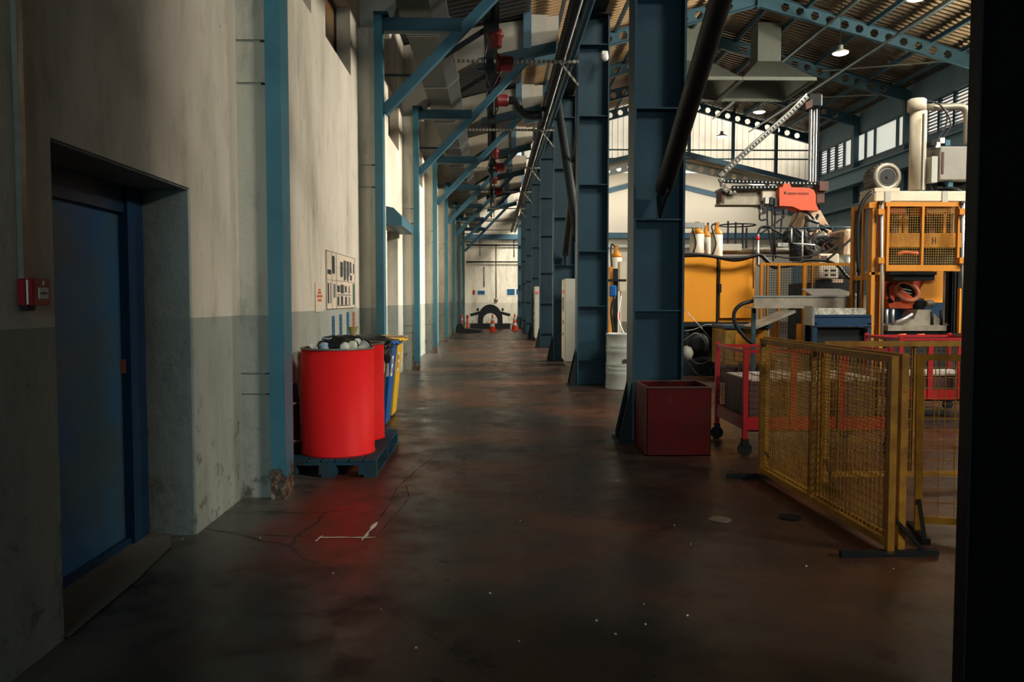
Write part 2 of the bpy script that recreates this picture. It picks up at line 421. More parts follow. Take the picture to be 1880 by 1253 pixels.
# ---- left wall, bay by bay, with openings
def wall_panel(mb, x0, x1, y0, y1, z0, z1, holes):   # vertical slab with rectangular holes (hy0,hz0,hy1,hz1)
    ys = sorted({y0, y1, *[h[0] for h in holes], *[h[2] for h in holes]}); zs = sorted({z0, z1, *[h[1] for h in holes], *[h[3] for h in holes]})
    for a, b in zip(ys, ys[1:]):
        for c, d in zip(zs, zs[1:]):
            if any(h[0] <= (a+b)/2 <= h[2] and h[1] <= (c+d)/2 <= h[3] for h in holes): continue
            mb.box(x0, a, c, x1, b, d)
LY = [5.85+5.4*k for k in range(8)]       # left column line
RY = [8.15+5.4*k for k in range(8)]       # right column line
DY0, DY1, DZ = 3.46, 5.02, 2.12
wins = []
for k in range(8):
    y = LY[k]
    wins += [(y+1.55, 4.33, y+2.6, 5.2), (y+3.3, 4.33, y+4.9, 5.2)]
mb = MB(); wall_panel(mb, XL-.30, XL, -15, YE, 0, 6.9, [(DY0, 0, DY1, DZ), (LY[1]+3.0, 0, LY[1]+4.6, 2.75)]+wins)
struct('wall_left', mb, M['wall'])
# rough door reveal lining
mb = MB(); mb.box(XL-.34, DY1-.014, 0, XL-.012, DY1+.02, DZ); mb.box(XL-.34, DY0-.02, 0, XL-.01, DY0+.012, DZ); mb.box(XL-.34, DY0, DZ-.012, XL-.01, DY1, DZ+.012)
lump = MB(); 
struct('trim_1', mb, M['reveal'])
mb = MB(); mb.add([(XL-.42,DY0,.012),(XL+.02,DY0,.012),(XL+.0,4.2,.012),(XL-.05,4.75,.012),(XL-.16,DY1,.012),(XL-.42,DY1,.012)], [(0,1,2,3,4,5)])
struct('trim_2', mb, mat('pale_door_slab', (.15,.145,.115), .8))
# door 1
dx = XL-.33
mb = MB(); mb.box(dx-.06, DY0-.05, .0, dx+.02, DY0+.10, DZ+.1); mb.box(dx-.06, DY1-.22, .0, dx+.05, DY1+.05, DZ+.1); mb.box(dx-.06, DY0, DZ-.17, dx+.03, DY1, DZ+.1)
mb.box(dx-.06, DY0, 0, dx+.03, DY1, .05)
d1 = struct('door_1', mb, M['navy'])
mb = MB(); mb.box(dx-.05, DY0+.10, .05, dx-.005, DY1-.22, DZ-.17); struct('door_leaf', mb, M['door'], d1)
mb = MB(); mb.box(dx-.005, DY1-.235, 1.02, dx+.02, DY1-.215, 1.10); struct('latch_plate', mb, mat('copper_latch', (.8,.25,.12), .3, .8), d1)
mb = MB(); mb.box(dx-.005, DY0+.12, .06, dx+.008, DY0+.2, 1.25); struct('door_hinge_strip', mb, M['steel_dark'], d1)
# far recess door in second bay with a blue canopy
y0 = LY[1]+3.0
mb = MB(); mb.box(XL-.29, y0, 0, XL-.22, y0+1.6, 2.75); d2 = struct('door_2', mb, mat('grey_weathered_door', (.30,.30,.27), .6, 0, .7))
mb = MB(); mb.box(XL-.225, y0+.05, 1.0, XL-.20, y0+1.55, 1.12); struct('door_rail', mb, M['steel_blue'], d2)
mb = MB(); mb.prism([(XL,2.72),(XL,3.05),(XL+.13,3.02),(XL+.27,2.86),(XL+.27,2.72)], y0-.1, y0+1.9, 'y')
one('door_canopy', 'small blue box canopy above the grey recess door on the left wall', 'canopy', mb, M['steel_blue'], (XL, y0+.9, 2.72))
# upper windows
for i, (a, zb, c, zt) in enumerate(wins[:10]):
    mb = MB(); mb.frame((XL-.2, a+.03, zb+.03), (0, c-a-.06, 0), (0,0,zt-zb-.06), .06, .05)
    mb.bar((XL-.2,(a+c)/2,zb+.03), (XL-.2,(a+c)/2,zt-.03), .05, .05)
    w = struct(f'window_{i+1}', mb, M['black'])
    mb = MB(); mb.box(XL-.21, a+.05, zb+.05, XL-.195, c-.05, zt-.05); struct('window_pane', mb, M['winglass'], w)
# pilasters with a raised cap block and construction joints
for k in range(8):
    y = LY[k]+.11
    mb = MB(); mb.box(XL-.02, y, 0, -1.615, y+.42, .755); mb.box(XL-.02, y, .765, -1.612, y+.42, .905); mb.box(XL-.02, y, .915, -1.615, y+.42, 2.98)
    mb.box(XL-.02, y, 3.0, -1.612, y+.42, 3.28); mb.box(XL-.02, y, 3.30, -1.615, y+.42, 5.15)
    mb.box(XL-.02, y+.02, 0, -1.66, y+.40, 5.15)
    struct(f'trim_{k+3}', mb, M['pil'])
# concrete aisle beams with haunch, resting on pilasters
for k in range(8):
    y = LY[k]+.30
    mb = MB(); mb.prism([(XL,5.15),(-1.45,5.15),(-1.2,5.85),(-.2,6.38),(1.35,6.74),(1.35,7.24),(-.2,7.02),(XL,6.60)], y, y+.30, 'y')
    mb.box(.72, y-.03, 6.56, 1.12, y+.33, 7.24)
    one('concrete_beam', f'pale haunched concrete aisle beam over left pillars, {ORD[k]} from the camera', 'beam', mb, M['conc'], (XL, y, 5.15), 'concrete beams over the aisle')
# vertical back wall behind the camera and beyond the right side
mb = MB(); mb.box(-2.2, -15.2, 0, 20, -15, 14); struct('wall_back', mb, M['wall_blue'])

# ---- end of the aisle and far end of the hall
mb = MB(); mb.box(-2.3, YE, 0, 1.75, YE+.25, 9)
struct('wall_end', mb, M['wall_end'])
mb = MB(); mb.box(1.75, 53, 0, 20, 53.2, 9.6); struct('wall_hall_end', mb, M['wall_hall'])
mb = MB(); mb.box(1.55, YE+.25, 0, 1.75, 53, 9); struct('wall_annex', mb, M['wall_end'])
# ---- right wall: lower skirt, window strip, upper skirt
XR = 19.5
mb = MB(); mb.box(XR, -15, 0, XR+.15, 60, 8.72); mb.box(XR, -15, 10.28, XR+.15, 60, 11.6)
struct('wall_right', mb, M['wall_blue'])
def py2Y(px): return XR*1500/(px-905)
nW = 20
panes = [(1550,1562),(1569,1587),(1589,1604),(1606,1645),(1648,1661),(1781,1796)]
spans = [(py2Y(b), py2Y(a)) for a, b in panes]+[(49.35,49.0)[::-1]]
nearer = [(-8.0,-4.7),(-4.3,-1.0),(30.4,32.6),(27.9,30.2),(25.6,27.6),(22.6,25.4),(20.0,22.4),(17.2,19.6),(14.5,17.0)]
for i, (a, b) in enumerate(spans+nearer):
    mb = MB(); mb.frame((XR+.05, a, 8.78), (0, b-a, 0), (0,0,1.44), .10, .08)
    w = struct(f'window_{nW+i}', mb, M['steel_mid'])
    mb = MB(); mb.box(XR+.06, a+.04, 8.82, XR+.075, b-.04, 10.18); struct('window_pane', mb, M['pane'], w)
# louvre banks
lid = 0
for a, b in [(45.5,46.5),(46.6,47.6),(47.7,48.8),(33.5,34.5),(34.6,35.7),(35.8,36.8),(36.9,38.2)]:
    mb = MB(); n = 9
    for j in range(n):
        z = 8.85+1.35*j/n; mb.add([(XR+.02,a,z),(XR+.02,b,z),(XR+.14,b,z+.13),(XR+.14,a,z+.13),(XR+.03,a,z-.012),(XR+.03,b,z-.012),(XR+.15,b,z+.118),(XR+.15,a,z+.118)],
               [(0,1,2,3),(7,6,5,4),(0,4,5,1),(2,6,7,3),(1,5,6,2),(3,7,4,0)])
    mb2 = MB(); mb2.frame((XR+.05, a, 8.78), (0, b-a, 0), (0,0,1.44), .08, .1)
    g = thing('louvre_bank', f'slatted louvre bank in the high window strip, {ORD[lid]} counted from the {"far end" if lid < 3 else "far side of the press"}' if False else ('slatted louvre bank high on right wall beyond the bright panes, ' + ['farthest','middle','closest to the panes'][2-lid] if lid < 3 else 'slatted louvre bank high on right wall behind the press cylinder, ' + ['nearest the camera','second nearest the camera','third nearest the camera','farthest from the camera'][lid-3]), 'louvre', (XR+.05, (a+b)/2, 8.75), 'louvre banks in the window strip')
    part('slats', mb, M['louvre'], g); part('frame', mb2, M['steel_mid'], g); lid += 1
# fill between openings
used = sorted(spans+nearer+[(45.5,46.5),(46.6,47.6),(47.7,48.8),(33.5,34.5),(34.6,35.7),(35.8,36.8),(36.9,38.2)])
mb = MB(); c = -15.0
for a, b in used:
    if a-.0 > c: mb.box(XR, c, 8.72, XR+.15, a, 10.28)
    c = max(c, b)
mb.box(XR, c, 8.72, XR+.15, 60, 10.28)
struct('trim_20', mb, M['steel_mid'])

# ---- main hall roof (two corrugated slopes) and lower annex roof
def corrugated(x0, z0, x1, z1, ya, yb, pitch, amp, th=.02):
    mb = MB(); y = ya; prof = []
    while y < yb:
        prof += [(y, 0), (y+pitch*.35, 0), (y+pitch*.5, amp), (y+pitch*.85, amp)]; y += pitch
    n = len(prof); vs = []
    for yy, a in prof: vs += [(x0, yy, z0+a), (x1, yy, z1+a), (x0, yy, z0+a+th), (x1, yy, z1+a+th)]
    fs = []
    for i in range(n-1):
        b = 4*i; fs += [(b, b+1, b+5, b+4), (b+2, b+6, b+7, b+3)]
    return mb.add(vs, fs)
XRG, ZRG, ZEV = 10.5, 13.75, 11.35
struct('ceiling_left', corrugated(1.2, ZEV, XRG, ZRG, -15, YE+.4, .30, .06), M['roof'])
struct('ceiling_right', corrugated(XRG, ZRG, XR+.2, ZEV, -15, YE+.4, .30, .07), M['roof_shaded'])
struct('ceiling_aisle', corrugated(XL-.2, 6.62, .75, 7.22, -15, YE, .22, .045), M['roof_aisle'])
# upper wall between aisle roof and hall eaves on the left side
mb = MB(); mb.box(XL-.3, -6, 6.8, XL, YE, 11.5); struct('wall_upper_left', mb, M['roof'])
mb = MB(); mb.add([(XL-.3,-15,11.5),(1.4,-15,11.4),(1.4,YE,11.4),(XL-.3,YE,11.5),(XL-.3,-15,11.56),(1.4,-15,11.46),(1.4,YE,11.46),(XL-.3,YE,11.56)], [(0,1,2,3),(7,6,5,4),(0,4,5,1),(1,5,6,2),(2,6,7,3),(3,7,4,0)])
struct('ceiling_upper_aisle', mb, M['roof'])
struct('ceiling_annex_left', corrugated(1.7, 8.4, 10.3, 10.45, YE, 53.2, .3, .06), M['roof'])
struct('ceiling_annex_right', corrugated(10.3, 10.45, XR+.2, 8.45, YE, 53.2, .3, .06), M['roof'])
# gable of translucent sheets between rafter and the lower annex roof
def zr(x): return ZEV+(ZRG-ZEV)*(1-abs(x-XRG)/(XRG-1.6))
def za(x): return 10.45-abs(x-10.3)*.232
posts = [1.8, 4.2, 6.6, 9.0, 11.75, 14.4, 17.0, 19.3]
gi = 30
for a, b in zip(posts, posts[1:]):
    mb = MB(); n = int((b-a)/.34); w = (b-a-.1)/n
    for i in range(n):
        x = a+.05+i*w
        for (u0, u1, e0, e1) in ((0,.55,0,0),(.55,.7,0,.07),(.7,.85,.07,.07),(.85,1,.07,0)):
            xa, xb = x+u0*w, x+u1*w
            mb.add([(xa,YE+e0,za(xa)),(xb,YE+e1,za(xb)),(xb,YE+e1,zr(xb)),(xa,YE+e0,zr(xa))], [(0,1,2,3)])
    o = struct(f'window_{gi}', mb, M['fibre']); gi += 1
    mb = MB()
    for t in (.33, .66):
        zA = za(a)+(zr(a)-.6-za(a))*t; zB = zA
        mb.box(a, YE-.1, 9.3+1.0*t*1.6, b, YE-.04, 9.38+1.0*t*1.6)
    struct('glazing_rail', mb, M['steel_mid'], o)
mb = MB()
for x in posts: mb.box(x-.09, YE-.2, za(x)-.1, x+.09, YE-.02, zr(x))
struct('trim_21', mb, M['steel_mid'])
mb = MB(); mb.bar((1.6,YE-.1,za(1.6)),(10.3,YE-.1,10.45),.2,.28); mb.bar((10.3,YE-.1,10.45),(XR,YE-.1,za(XR)),.2,.28)
struct('trim_22', mb, M['steel_mid'])

# ---- castellated portal frames
def castellated(mb, x0, z0, x1, z1, y, h=.52, pitch=.62, t=.02, fl=.2, margin=.8):
    L_ = math.hypot(x1-x0, z1-z0); ux, uz = (x1-x0)/L_, (z1-z0)/L_
    def P(s, v, yy): return (x0+ux*s-uz*v, yy, z0+uz*s+ux*v)
    n = int((L_-2*margin)/pitch); s0 = (L_-n*pitch)/2
    for yy in (y-t, y+t):
        def q(*pts): mb.add([P(s, v, yy) for s, v in pts], [tuple(range(len(pts)))])
        q((0,-h/2),(s0,-h/2),(s0,h/2),(0,h/2)); q((L_-s0,-h/2),(L_,-h/2),(L_,h/2),(L_-s0,h/2))
        for i in range(n):
            a = s0+i*pitch; c = a+pitch/2; r = h*.34; hx = [(c-r,0),(c-r/2,r*.87),(c+r/2,r*.87),(c+r,0),(c+r/2,-r*.87),(c-r/2,-r*.87)]
            b = a+pitch
            q((a,h/2),(b,h/2),hx[2],hx[1]); q((a,-h/2),(b,-h/2),hx[4],hx[5])
            q((a,h/2),(a,0),hx[0],hx[1]); q((a,0),(a,-h/2),hx[5],hx[0]); q((b,h/2),(b,0),hx[3],hx[2]); q((b,0),(b,-h/2),hx[4],hx[3])
    for i in range(n):
        c = s0+(i+.5)*pitch; r = h*.34; hx = [(c-r,0),(c-r/2,r*.87),(c+r/2,r*.87),(c+r,0),(c+r/2,-r*.87),(c-r/2,-r*.87)]
        for a, b in zip(hx, hx[1:]+hx[:1]): mb.add([P(*a,y-t),P(*b,y-t),P(*b,y+t),P(*a,y+t)], [(0,1,2,3)])
    for v in (-h/2, h/2):
        mb.add([P(0,v-.012,y-fl/2),P(L_,v-.012,y-fl/2),P(L_,v-.012,y+fl/2),P(0,v-.012,y+fl/2),P(0,v+.012,y-fl/2),P(L_,v+.012,y-fl/2),P(L_,v+.012,y+fl/2),P(0,v+.012,y+fl/2)],
               [(0,1,2,3),(7,6,5,4),(0,4,5,1),(1,5,6,2),(2,6,7,3),(3,7,4,0)])
frames = [49.0-5.4*i for i in range(4)]
for i, y in enumerate(frames):
    g = thing('roof_frame', f'blue castellated roof frame with hexagonal holes, {ORD[i] if i else "first"} from the translucent end gable', 'roof frame', (XRG, y, ZEV-.6), 'castellated roof frames')
    a = MB(); castellated(a, 1.65, ZEV-.42, XRG, ZRG-.42, y); part('rafter', a, M['frame_blue'], g)
    a = MB(); castellated(a, XR-.2, ZEV-.42, XRG, ZRG-.42, y); part('rafter', a, M['frame_blue'], g)
    a = MB(); a.box(XRG-.03, y-.12, ZRG-.8, XRG+.03, y+.12, ZRG-.05); part('ridge_plate', a, M['frame_blue'], g)
    a = MB(); a.box(XR-.3, y-.1, 0, XR-.02, y+.1, ZEV-.2); part('wall_post', a, M['frame_blue'], g)
    if i in (1, 2): a = MB(); a.bar((XR-4.2,y,ZEV+.7),(XR-.4,y-5.2,ZEV-.25),.05,.05); part('wind_brace', a, M['galv_pale'], g)
g = thing('annex_rafter', 'grey white castellated rafter with round holes under the low far roof', 'rafter', (10.3, 50.6, 9))
a = MB(); castellated(a, 1.8, 8.1, 10.3, 10.05, 50.6, .5, .7); part('left_half', a, M['galv_pale'], g)
a = MB(); castellated(a, XR, 8.0, 10.3, 10.05, 50.6, .5, .7); part('right_half', a, M['galv_pale'], g)
rz_ = W(1195,330,52.8).z; ez_ = W(1462,392,52.8).z
mb = MB(); mb.bar((10.3,52.85,rz_),(XR,52.85,ez_),.2,.3); mb.bar((10.3,52.85,rz_),(1.8,52.85,ez_),.2,.3)
one('gable_beam', 'blue beam following the gable top of the far white wall', 'beam', mb, M['steel_mid'], (10.3,52.85,ez_))
z_ = W(1300,433,52.7).z; mb = MB(); mb.box(1.8,52.6,z_-.18,XR,52.98,z_+.18); one('wall_beam', 'horizontal blue beam across the far white wall behind the machines', 'beam', mb, M['steel_mid'], (10,52.8,z_))
z_ = W(1300,452,52.7).z; mb = MB(); mb.box(1.8,52.8,z_-.1,XR,52.98,z_+.1); one('wall_rail', 'thin grey rail on the far white wall below the blue beam', 'rail', mb, M['galv_pale'], (10,52.8,z_))
# purlins
k = 0
for side in (0, 1):
    for i in range(7):
        t = (i+.6)/7.2
        if side == 0: x = 1.65+(XRG-1.65)*t
        else: x = XR-(XR-XRG)*t
        z = (ZEV+(ZRG-ZEV)*t)-.08
        mb = MB(); mb.box(x-.05, 10, z-.16, x+.05, YE, z+.02); mb.box(x-.03, 10, z-.14, x+.05, YE, z-.12)
        where = ['lowest','second lowest','third lowest','middle','third highest','second highest','highest'][i]
        one('roof_purlin', f'{where} long blue purlin under the {"left" if side == 0 else "right"} slope of the hall roof', 'purlin', mb, M['frame_blue'], (x, 30, z), 'roof purlins'); k += 1
# conduits under the roof
for i, (s, zz) in enumerate(((1.53, 10.0), (1.22, 10.75))):
    mb = MB(); mb.tube([(s*zz, 15, H+zz), (s*zz, 49, H+zz)], .05, 8)
    one('ceiling_conduit', ['thin grey conduit running under roof, nearer the right wall','thin grey conduit running under roof, nearer the ridge'][i], 'conduit', mb, M['galv'], (s*zz,30,H+zz), 'conduits under the hall roof')
# knee-high translucent detail: crane runway on the right wall
M['crane_blue'] = mat('light_blue_crane_paint', (.13,.27,.37), .5, 0, .3, scale=1)
g = thing('crane_runway', 'blue crane runway girder along the right wall below the windows', 'crane girder', (18.7, 35, 7.3))
a = MB(); a.box(18.45,15,7.35,19.0,49,7.42); a.box(18.70,15,7.42,18.76,49,8.1); a.box(18.5,15,8.1,18.95,49,8.17); part('girder', a, M['crane_blue'], g)
a = MB(); a.box(18.68,15,8.17,18.78,49,8.23); part('rail', a, M['stain'], g)
mb = MB(); mb.box(18.9, 15, 6.3, XR, 49, 6.45); one('wall_ledge', 'blue ledge on the right wall under the crane runway', 'ledge', mb, M['steel_mid'], (19.2,35,6.3))

# ================================================================== STEEL COLUMNS
# left row: box posts with knee brace
g = None
def left_post(k):
    y = LY[k]; lab = f'slim blue steel post against the left wall, {ORD[k]} from the camera'
    if k == 0: lab = 'nearest slim blue post against left wall with rusted foot'
    g = thing('steel_post', lab, 'steel post', (-1.55, y, 0), 'blue posts along the left wall')
    a = MB(); a.box(-1.61, y+.05, .0, -1.50, y+.28, 5.3)
    part('post', a, M['post'], g)
    a = MB(); a.box(-1.61, y+.03, 5.3, -1.42, y+.30, 5.34); part('cap_plate', a, M['steel_dark'], g)
    return g
def post_material():
    m, nt, b = newmat('blue_post_paint_rusting_at_foot'); L = nt.links
    g = N(nt, 'ShaderNodeNewGeometry'); sep = N(nt, 'ShaderNodeSeparateXYZ'); L.new(g.outputs['Position'], sep.inputs[0])
    n = noise(nt, 9, 8, .7); a = N(nt, 'ShaderNodeMath', operation='MULTIPLY_ADD'); L.new(n, a.inputs[0]); a.inputs[1].default_value = -.75; L.new(sep.outputs['Z'], a.inputs[2])
    ad = N(nt, 'ShaderNodeMath', operation='ADD'); L.new(a.outputs[0], ad.inputs[0]); ad.inputs[1].default_value = .22
    f = ramp(nt, ad.outputs[0], [(.0,(1,1,1)), (.05,(0,0,0))])
    rust = ramp(nt, noise(nt, 25, 6), [(.4,(.025,.014,.010)), (.55,(.10,.055,.03)), (.66,(.26,.20,.14))])
    c = mix(nt, ramp(nt, noise(nt, 1.5, 5), [(.35,(.020,.105,.15)), (.65,(.035,.15,.20))]), rust, f)
    L.new(c, b.inputs['Base Color']); b.inputs['Roughness'].default_value = .42; bump(nt, b, noise(nt, 25), .1, .003)
    return m
M['post'] = post_material()
for k in range(8):
    left_post(k)
    y = LY[k]+.165
    if k == 0: continue
    mb = MB(); mb.bar((-1.50, y, 4.02), (.80, y, 6.40), .13, .13)
    one('knee_brace', f'diagonal blue brace rising right from a left wall post, {ORD[k-1]} from the camera', 'brace', mb, M['steel_blue'], (-1.5,y,4.1), 'diagonal braces of the aisle frames')
    mb = MB(); mb.box(-1.5, y-.07, 5.10, -.42, y+.07, 5.28)
    one('tie_beam', f'short horizontal blue tie between post top and brace, {ORD[k-1]} from the camera', 'tie beam', mb, M['steel_dark'], (-1.5,y,5.1), 'short ties of the aisle frames')
    mb = MB(); a0 = (-.25, 6.18); a1 = (1.3, 6.60)
    mb.prism([(-.3,6.10),(1.28,6.46),(1.28,6.66),(-.3,6.30)], y-.08, y+.08, 'y')
    one('rafter_stub', f'dark blue sloping steel rafter under the concrete beam, {ORD[k-1]} from the camera', 'rafter', mb, M['steel_dark'], (0,y,6.1), 'steel rafters under the concrete beams')
    mb = MB(); mb.bar((-1.48, y, 4.52), (-.95, y, 4.52), .035, .035)
    one('tie_rod', f'thin dark rod beside a left post top, {ORD[k-1]} from the camera', 'rod', mb, M['steel_black'], (-1.48,y,4.5), 'thin rods of the aisle frames')
    mb = MB(); mb.box(.62, y-.10, 6.5, .78, y+.10, 11.3)
    one('roof_post', f'blue upright standing on a concrete aisle beam, {ORD[k-1]} from the camera', 'upright', mb, M['steel_mid'], (.7,y,7.2), 'uprights above the aisle beams')

# right row: wide-flange columns with stiffeners
XA, XB = 1.40, 1.915
def wide_column(y, lab, z1=6.1, dep=.36):
    g = thing('steel_column', lab, 'steel column', ((XA+XB)/2, y+dep/2, 0), 'wide blue columns between aisle and hall')
    a = MB(); a.box(XA, y, 0.02, XA+.022, y+dep, z1); part('flange', a, M['steel_dark'], g)
    a = MB(); a.box(XB-.022, y, 0.02, XB, y+dep, z1); part('flange', a, M['steel_dark'], g)
    a = MB(); a.box(XA+.022, y+dep/2-.008, .02, XB-.022, y+dep/2+.008, z1); part('web', a, M['steel_dark'], g)
    for z in (.43,1.33,2.24,3.34,4.46,5.62):
        if z < z1:
            a = MB(); a.box(XA+.022, y+.02, z, XB-.022, y+dep-.02, z+.014); part('stiffener', a, M['steel_dark'], g)
    a = MB(); a.box(XA-.14, y-.06, 0, XB+.14, y+dep+.06, .022); part('base_plate', a, M['steel_black'], g)
    for yy in (y+.02, y+dep-.04):
        a = MB(); a.prism([(XA,.022),(XA-.12,.022),(XA-.12,.08),(XA,.62)], yy, yy+.018, 'y'); part('gusset', a, M['steel_black'], g)
    a = MB(); a.box(XA-.03, y-.03, z1, XB+.03, y+dep+.03, z1+.03); part('cap_plate', a, M['steel_black'], g)
    return g
for k in range(8):
    lab = f'wide blue I-section column on the right of the aisle, {ORD[k]} past the red crate' if k else 'massive dark blue I-section column standing behind the dark red crate'
    if k: lab = f'wide blue I-section column, {ORD[k]} in the right-hand row counted from the crate'
    wide_column(RY[k], lab)
# black wall at right edge of the frame, unseen length added to shade the aisle
mb = MB(); mb.box(1.675, -9, 0, 1.95, 2.86, 6.1); struct('wall_near_shade_block', mb, M['shade_black'])
mb = MB(); mb.box(1.668, 2.80, 0, 1.96, 2.868, 6.1); struct('trim_40', mb, M['steel_black'])

g = thing('security_camera', 'small white security camera on the second wide column', 'camera', W(1110,100,13.5), local=False)
a = WB(1105,93,1116,102,13.4,13.52,b=.01); part('junction_box', a, M['white'], g)
a = MB(); c = W(1111,107,13.35); a.lathe([(.05,.06),(.055,.0),(.04,-.03),(.015,-.045)], c, 14); part('dome', a, M['white'], g)
# crane girder on the column heads
g = thing('crane_girder', 'dark crane girder resting along the heads of the wide columns', 'crane girder', (1.66, 25, 6.13))
a = MB(); a.box(1.48,2.5,6.13,1.84,48.9,6.16); a.box(1.65,2.5,6.16,1.67,48.9,6.9); a.box(1.48,2.5,6.9,1.84,48.9,6.93); part('girder', a, M['steel_black'], g)
a = MB(); a.box(1.62,2.5,6.93,1.70,48.9,6.99); part('rail', a, M['stain'], g)
# bracing tubes between columns
def brace(a, b, lab, r=.085):
    g = thing('bracing_tube', lab, 'bracing tube', a, 'diagonal bracing tubes')
    m_ = MB(); m_.tube([a, b], r, 20); part('tube', m_, M['steel_black'], g)
    A = Vector(a); B = Vector(b); d = (B-A).normalized(); m_ = MB()
    m_.bar(A-d*.30, A+d*.12, .02, .26, (0,.6,1)); part('end_plate', m_, M['steel_black'], g)
xb = 1.66
brace((xb, 7.95, 2.52), (xb, 2.95, 5.42), 'thick black tube slanting across the column behind the crate')
brace((xb, 18.75, 2.5), (xb, 14.15, 5.9), 'black bracing tube rising toward the camera between second and third wide columns')
brace((xb-.19, 18.7, 5.9), (xb-.19, 14.15, 2.5), 'black bracing tube descending toward the camera between second and third wide columns')
# pipe run along the aisle with slotted bracket arms
for i, (x, r, m_) in enumerate(((1.10,.075,'steel_black'), (1.30,.06,'steel_dark'), (1.21,.028,'white'))):
    mb = MB(); mb.tube([(x, 3, 5.35+r+(.16 if i == 2 else 0)), (x, 48, 5.35+r+(.16 if i == 2 else 0))], r, 12)
    one('overhead_pipe', ['thick black pipe run high along the right of the aisle','dark blue pipe beside the wide columns, high up','thin pale cable pipe lying above the two dark pipes'][i], 'pipe', mb, M[m_], (x, 25, 5.35), 'pipes running along the aisle')
for k in range(8):
    y = RY[k]+.05
    g = thing('slotted_arm', f'slotted grey bracket arm crossing the aisle overhead, {ORD[k]} from the camera', 'bracket arm', (1.38, y-.1, 5.3), 'slotted arms across the aisle')
    a = MB(); a.box(-.66, y-.09, 5.305, 1.40, y-.05, 5.35); part('arm', a, M['slot'], g)
    a = MB(); a.bar((1.40,y-.07,4.95),(1.12,y-.07,5.30),.03,.03); part('stay', a, M['slot'], g)
# duct under aisle roof in flanged sections
for i in range(7):
    y0 = 6.3+6.0*i
    g = thing('duct_section', f'grey sheet metal duct length under the aisle roof, {ORD[i]} from the camera', 'duct', (-1.1, y0+3, 5.45), 'duct lengths along the aisle roof')
    a = MB(); a.prism([(-1.27,5.36),(-.84,5.36),(-.64,5.54),(-.64,5.60),(-1.27,5.60)], y0+.02, y0+5.98, 'y'); part('casing', a, M['duct'], g)
    for yy in (y0+.02, y0+3, y0+5.94):
        a = MB(); a.prism([(-1.28,5.34),(-.83,5.34),(-.62,5.53),(-.62,5.61),(-1.28,5.61)], yy, yy+.03, 'y'); part('flange', a, M['galv'], g)
# red valve units hanging over the aisle
def red_unit(y, lab, elbow=False):
    x = 0.0; z = 5.75 if elbow else 5.42
    g = thing('red_valve_unit', lab, 'valve unit', (x, y, z-.4), 'red valve units hanging over the aisle')
    a = MB(); a.box(x-.14, y-.1, z+.22, x+.10, y+.12, 6.9); part('hanger', a, M['steel_black'], g)
    a = MB(); a.lathe([(.08,0),(.10,.02),(.10,.16),(.13,.18),(.13,.21),(.10,.23),(.10,.28),(.07,.30)], (x+.05,y,z+.02), 20); part('upper_body', a, M['red_deep'], g)
    a = MB(); a.lathe([(.11,0),(.15,.01),(.15,.05),(.12,.07),(.12,.24),(.09,.27)], (x+.06,y,z-.22), 20, 'x'); part('side_flange', a, M['red_deep'], g)
    a = MB(); a.box(x-.10, y-.08, z-.62, x+.02, y+.10, z-.05); part('ladder_box', a, M['steel_black'], g)
    a = MB(); a.hose([(x-.08,y-.1,z+.1),(x-.13,y-.12,z-.3),(x-.02,y-.12,z-.62),(x+.14,y-.1,z-.35)], .012); part('cable', a, M['rubber'], g)
    a = MB(); a.bar((x-.12,y,z+.30),(x-.78,y,z-.12),.07,.07); part('strut', a, M['steel_black'], g)
    if elbow:
        a = MB(); a.hose([(x+.3,y,z-.22),(x+.48,y,z-.24),(x+.58,y,z-.45),(x+.78,y,z-.52),(x+1.02,y,z-.50)], .085, 14); part('elbow_pipe', a, M['steel_black'], g)
        a = MB(); a.lathe([(.15,0),(.15,.05)], (x+.98,y,z-.50), 18, 'x'); a.bar((x+1.05,y,z-.5),(x+1.10,y,z-.05),.06,.06); part('joint_flange', a, M['steel_black'], g)
M['red_deep'] = mat('deep_red_valve_paint', (.09,.004,.006), .4, 0, .3)
red_unit(13.2, 'large dark red valve unit hanging over the aisle, highest in view')
red_unit(17.0, 'red valve unit with a black elbow pipe curving right', True)
red_unit(23.4, 'small red valve unit far along the aisle, third from the camera')
red_unit(28.5, 'smallest red valve unit farthest along the aisle')
mb = MB(); mb.bar((-.08,10,5.30+.55),(-.08,44,5.85),.10,.06)
mb.bar((.06,10,5.85),(.06,44,5.85),.04,.06)
one('overhead_rail', 'dark overhead rail carrying the red valve units along the aisle', 'rail', mb, M['steel_black'], (0,25,5.8))

# ================================================================== HALL CEILING ITEMS
for i, (px, py) in enumerate(((1683,0),(1543,98),(1394,206),(1325,251))):
    Y = [26.3,31.7,41.2,47.6][i]; p = W(px, py, Y)
    if i == 0: p.z = 11.05
    g = thing('high_bay_lamp', ['glowing high bay lamp cut by the top edge of the picture','large glowing high bay lamp hanging right of the exhaust hoods','glowing high bay lamp hanging below the exhaust hoods','farthest glowing high bay lamp in front of the translucent gable'][i], 'lamp', (p.x,Y,p.z), 'high bay lamps in a row')
    a = MB(); a.lathe([(.30,0),(.31,.05),(.20,.10),(.10,.16),(.09,.30)], p, 24); part('reflector', a, M['galv_pale'], g)
    a = MB(); a.lathe([(.02,-.07),(.18,-.055),(.27,-.02),(.295,.0)], p, 24); part('lamp_glass', a, M['lamp'], g)
    a = MB(); a.tube([(p.x,Y,p.z+.3),(p.x,Y,zr(p.x)-.05)], .012, 6); part('cable', a, M['steel_black'], g)
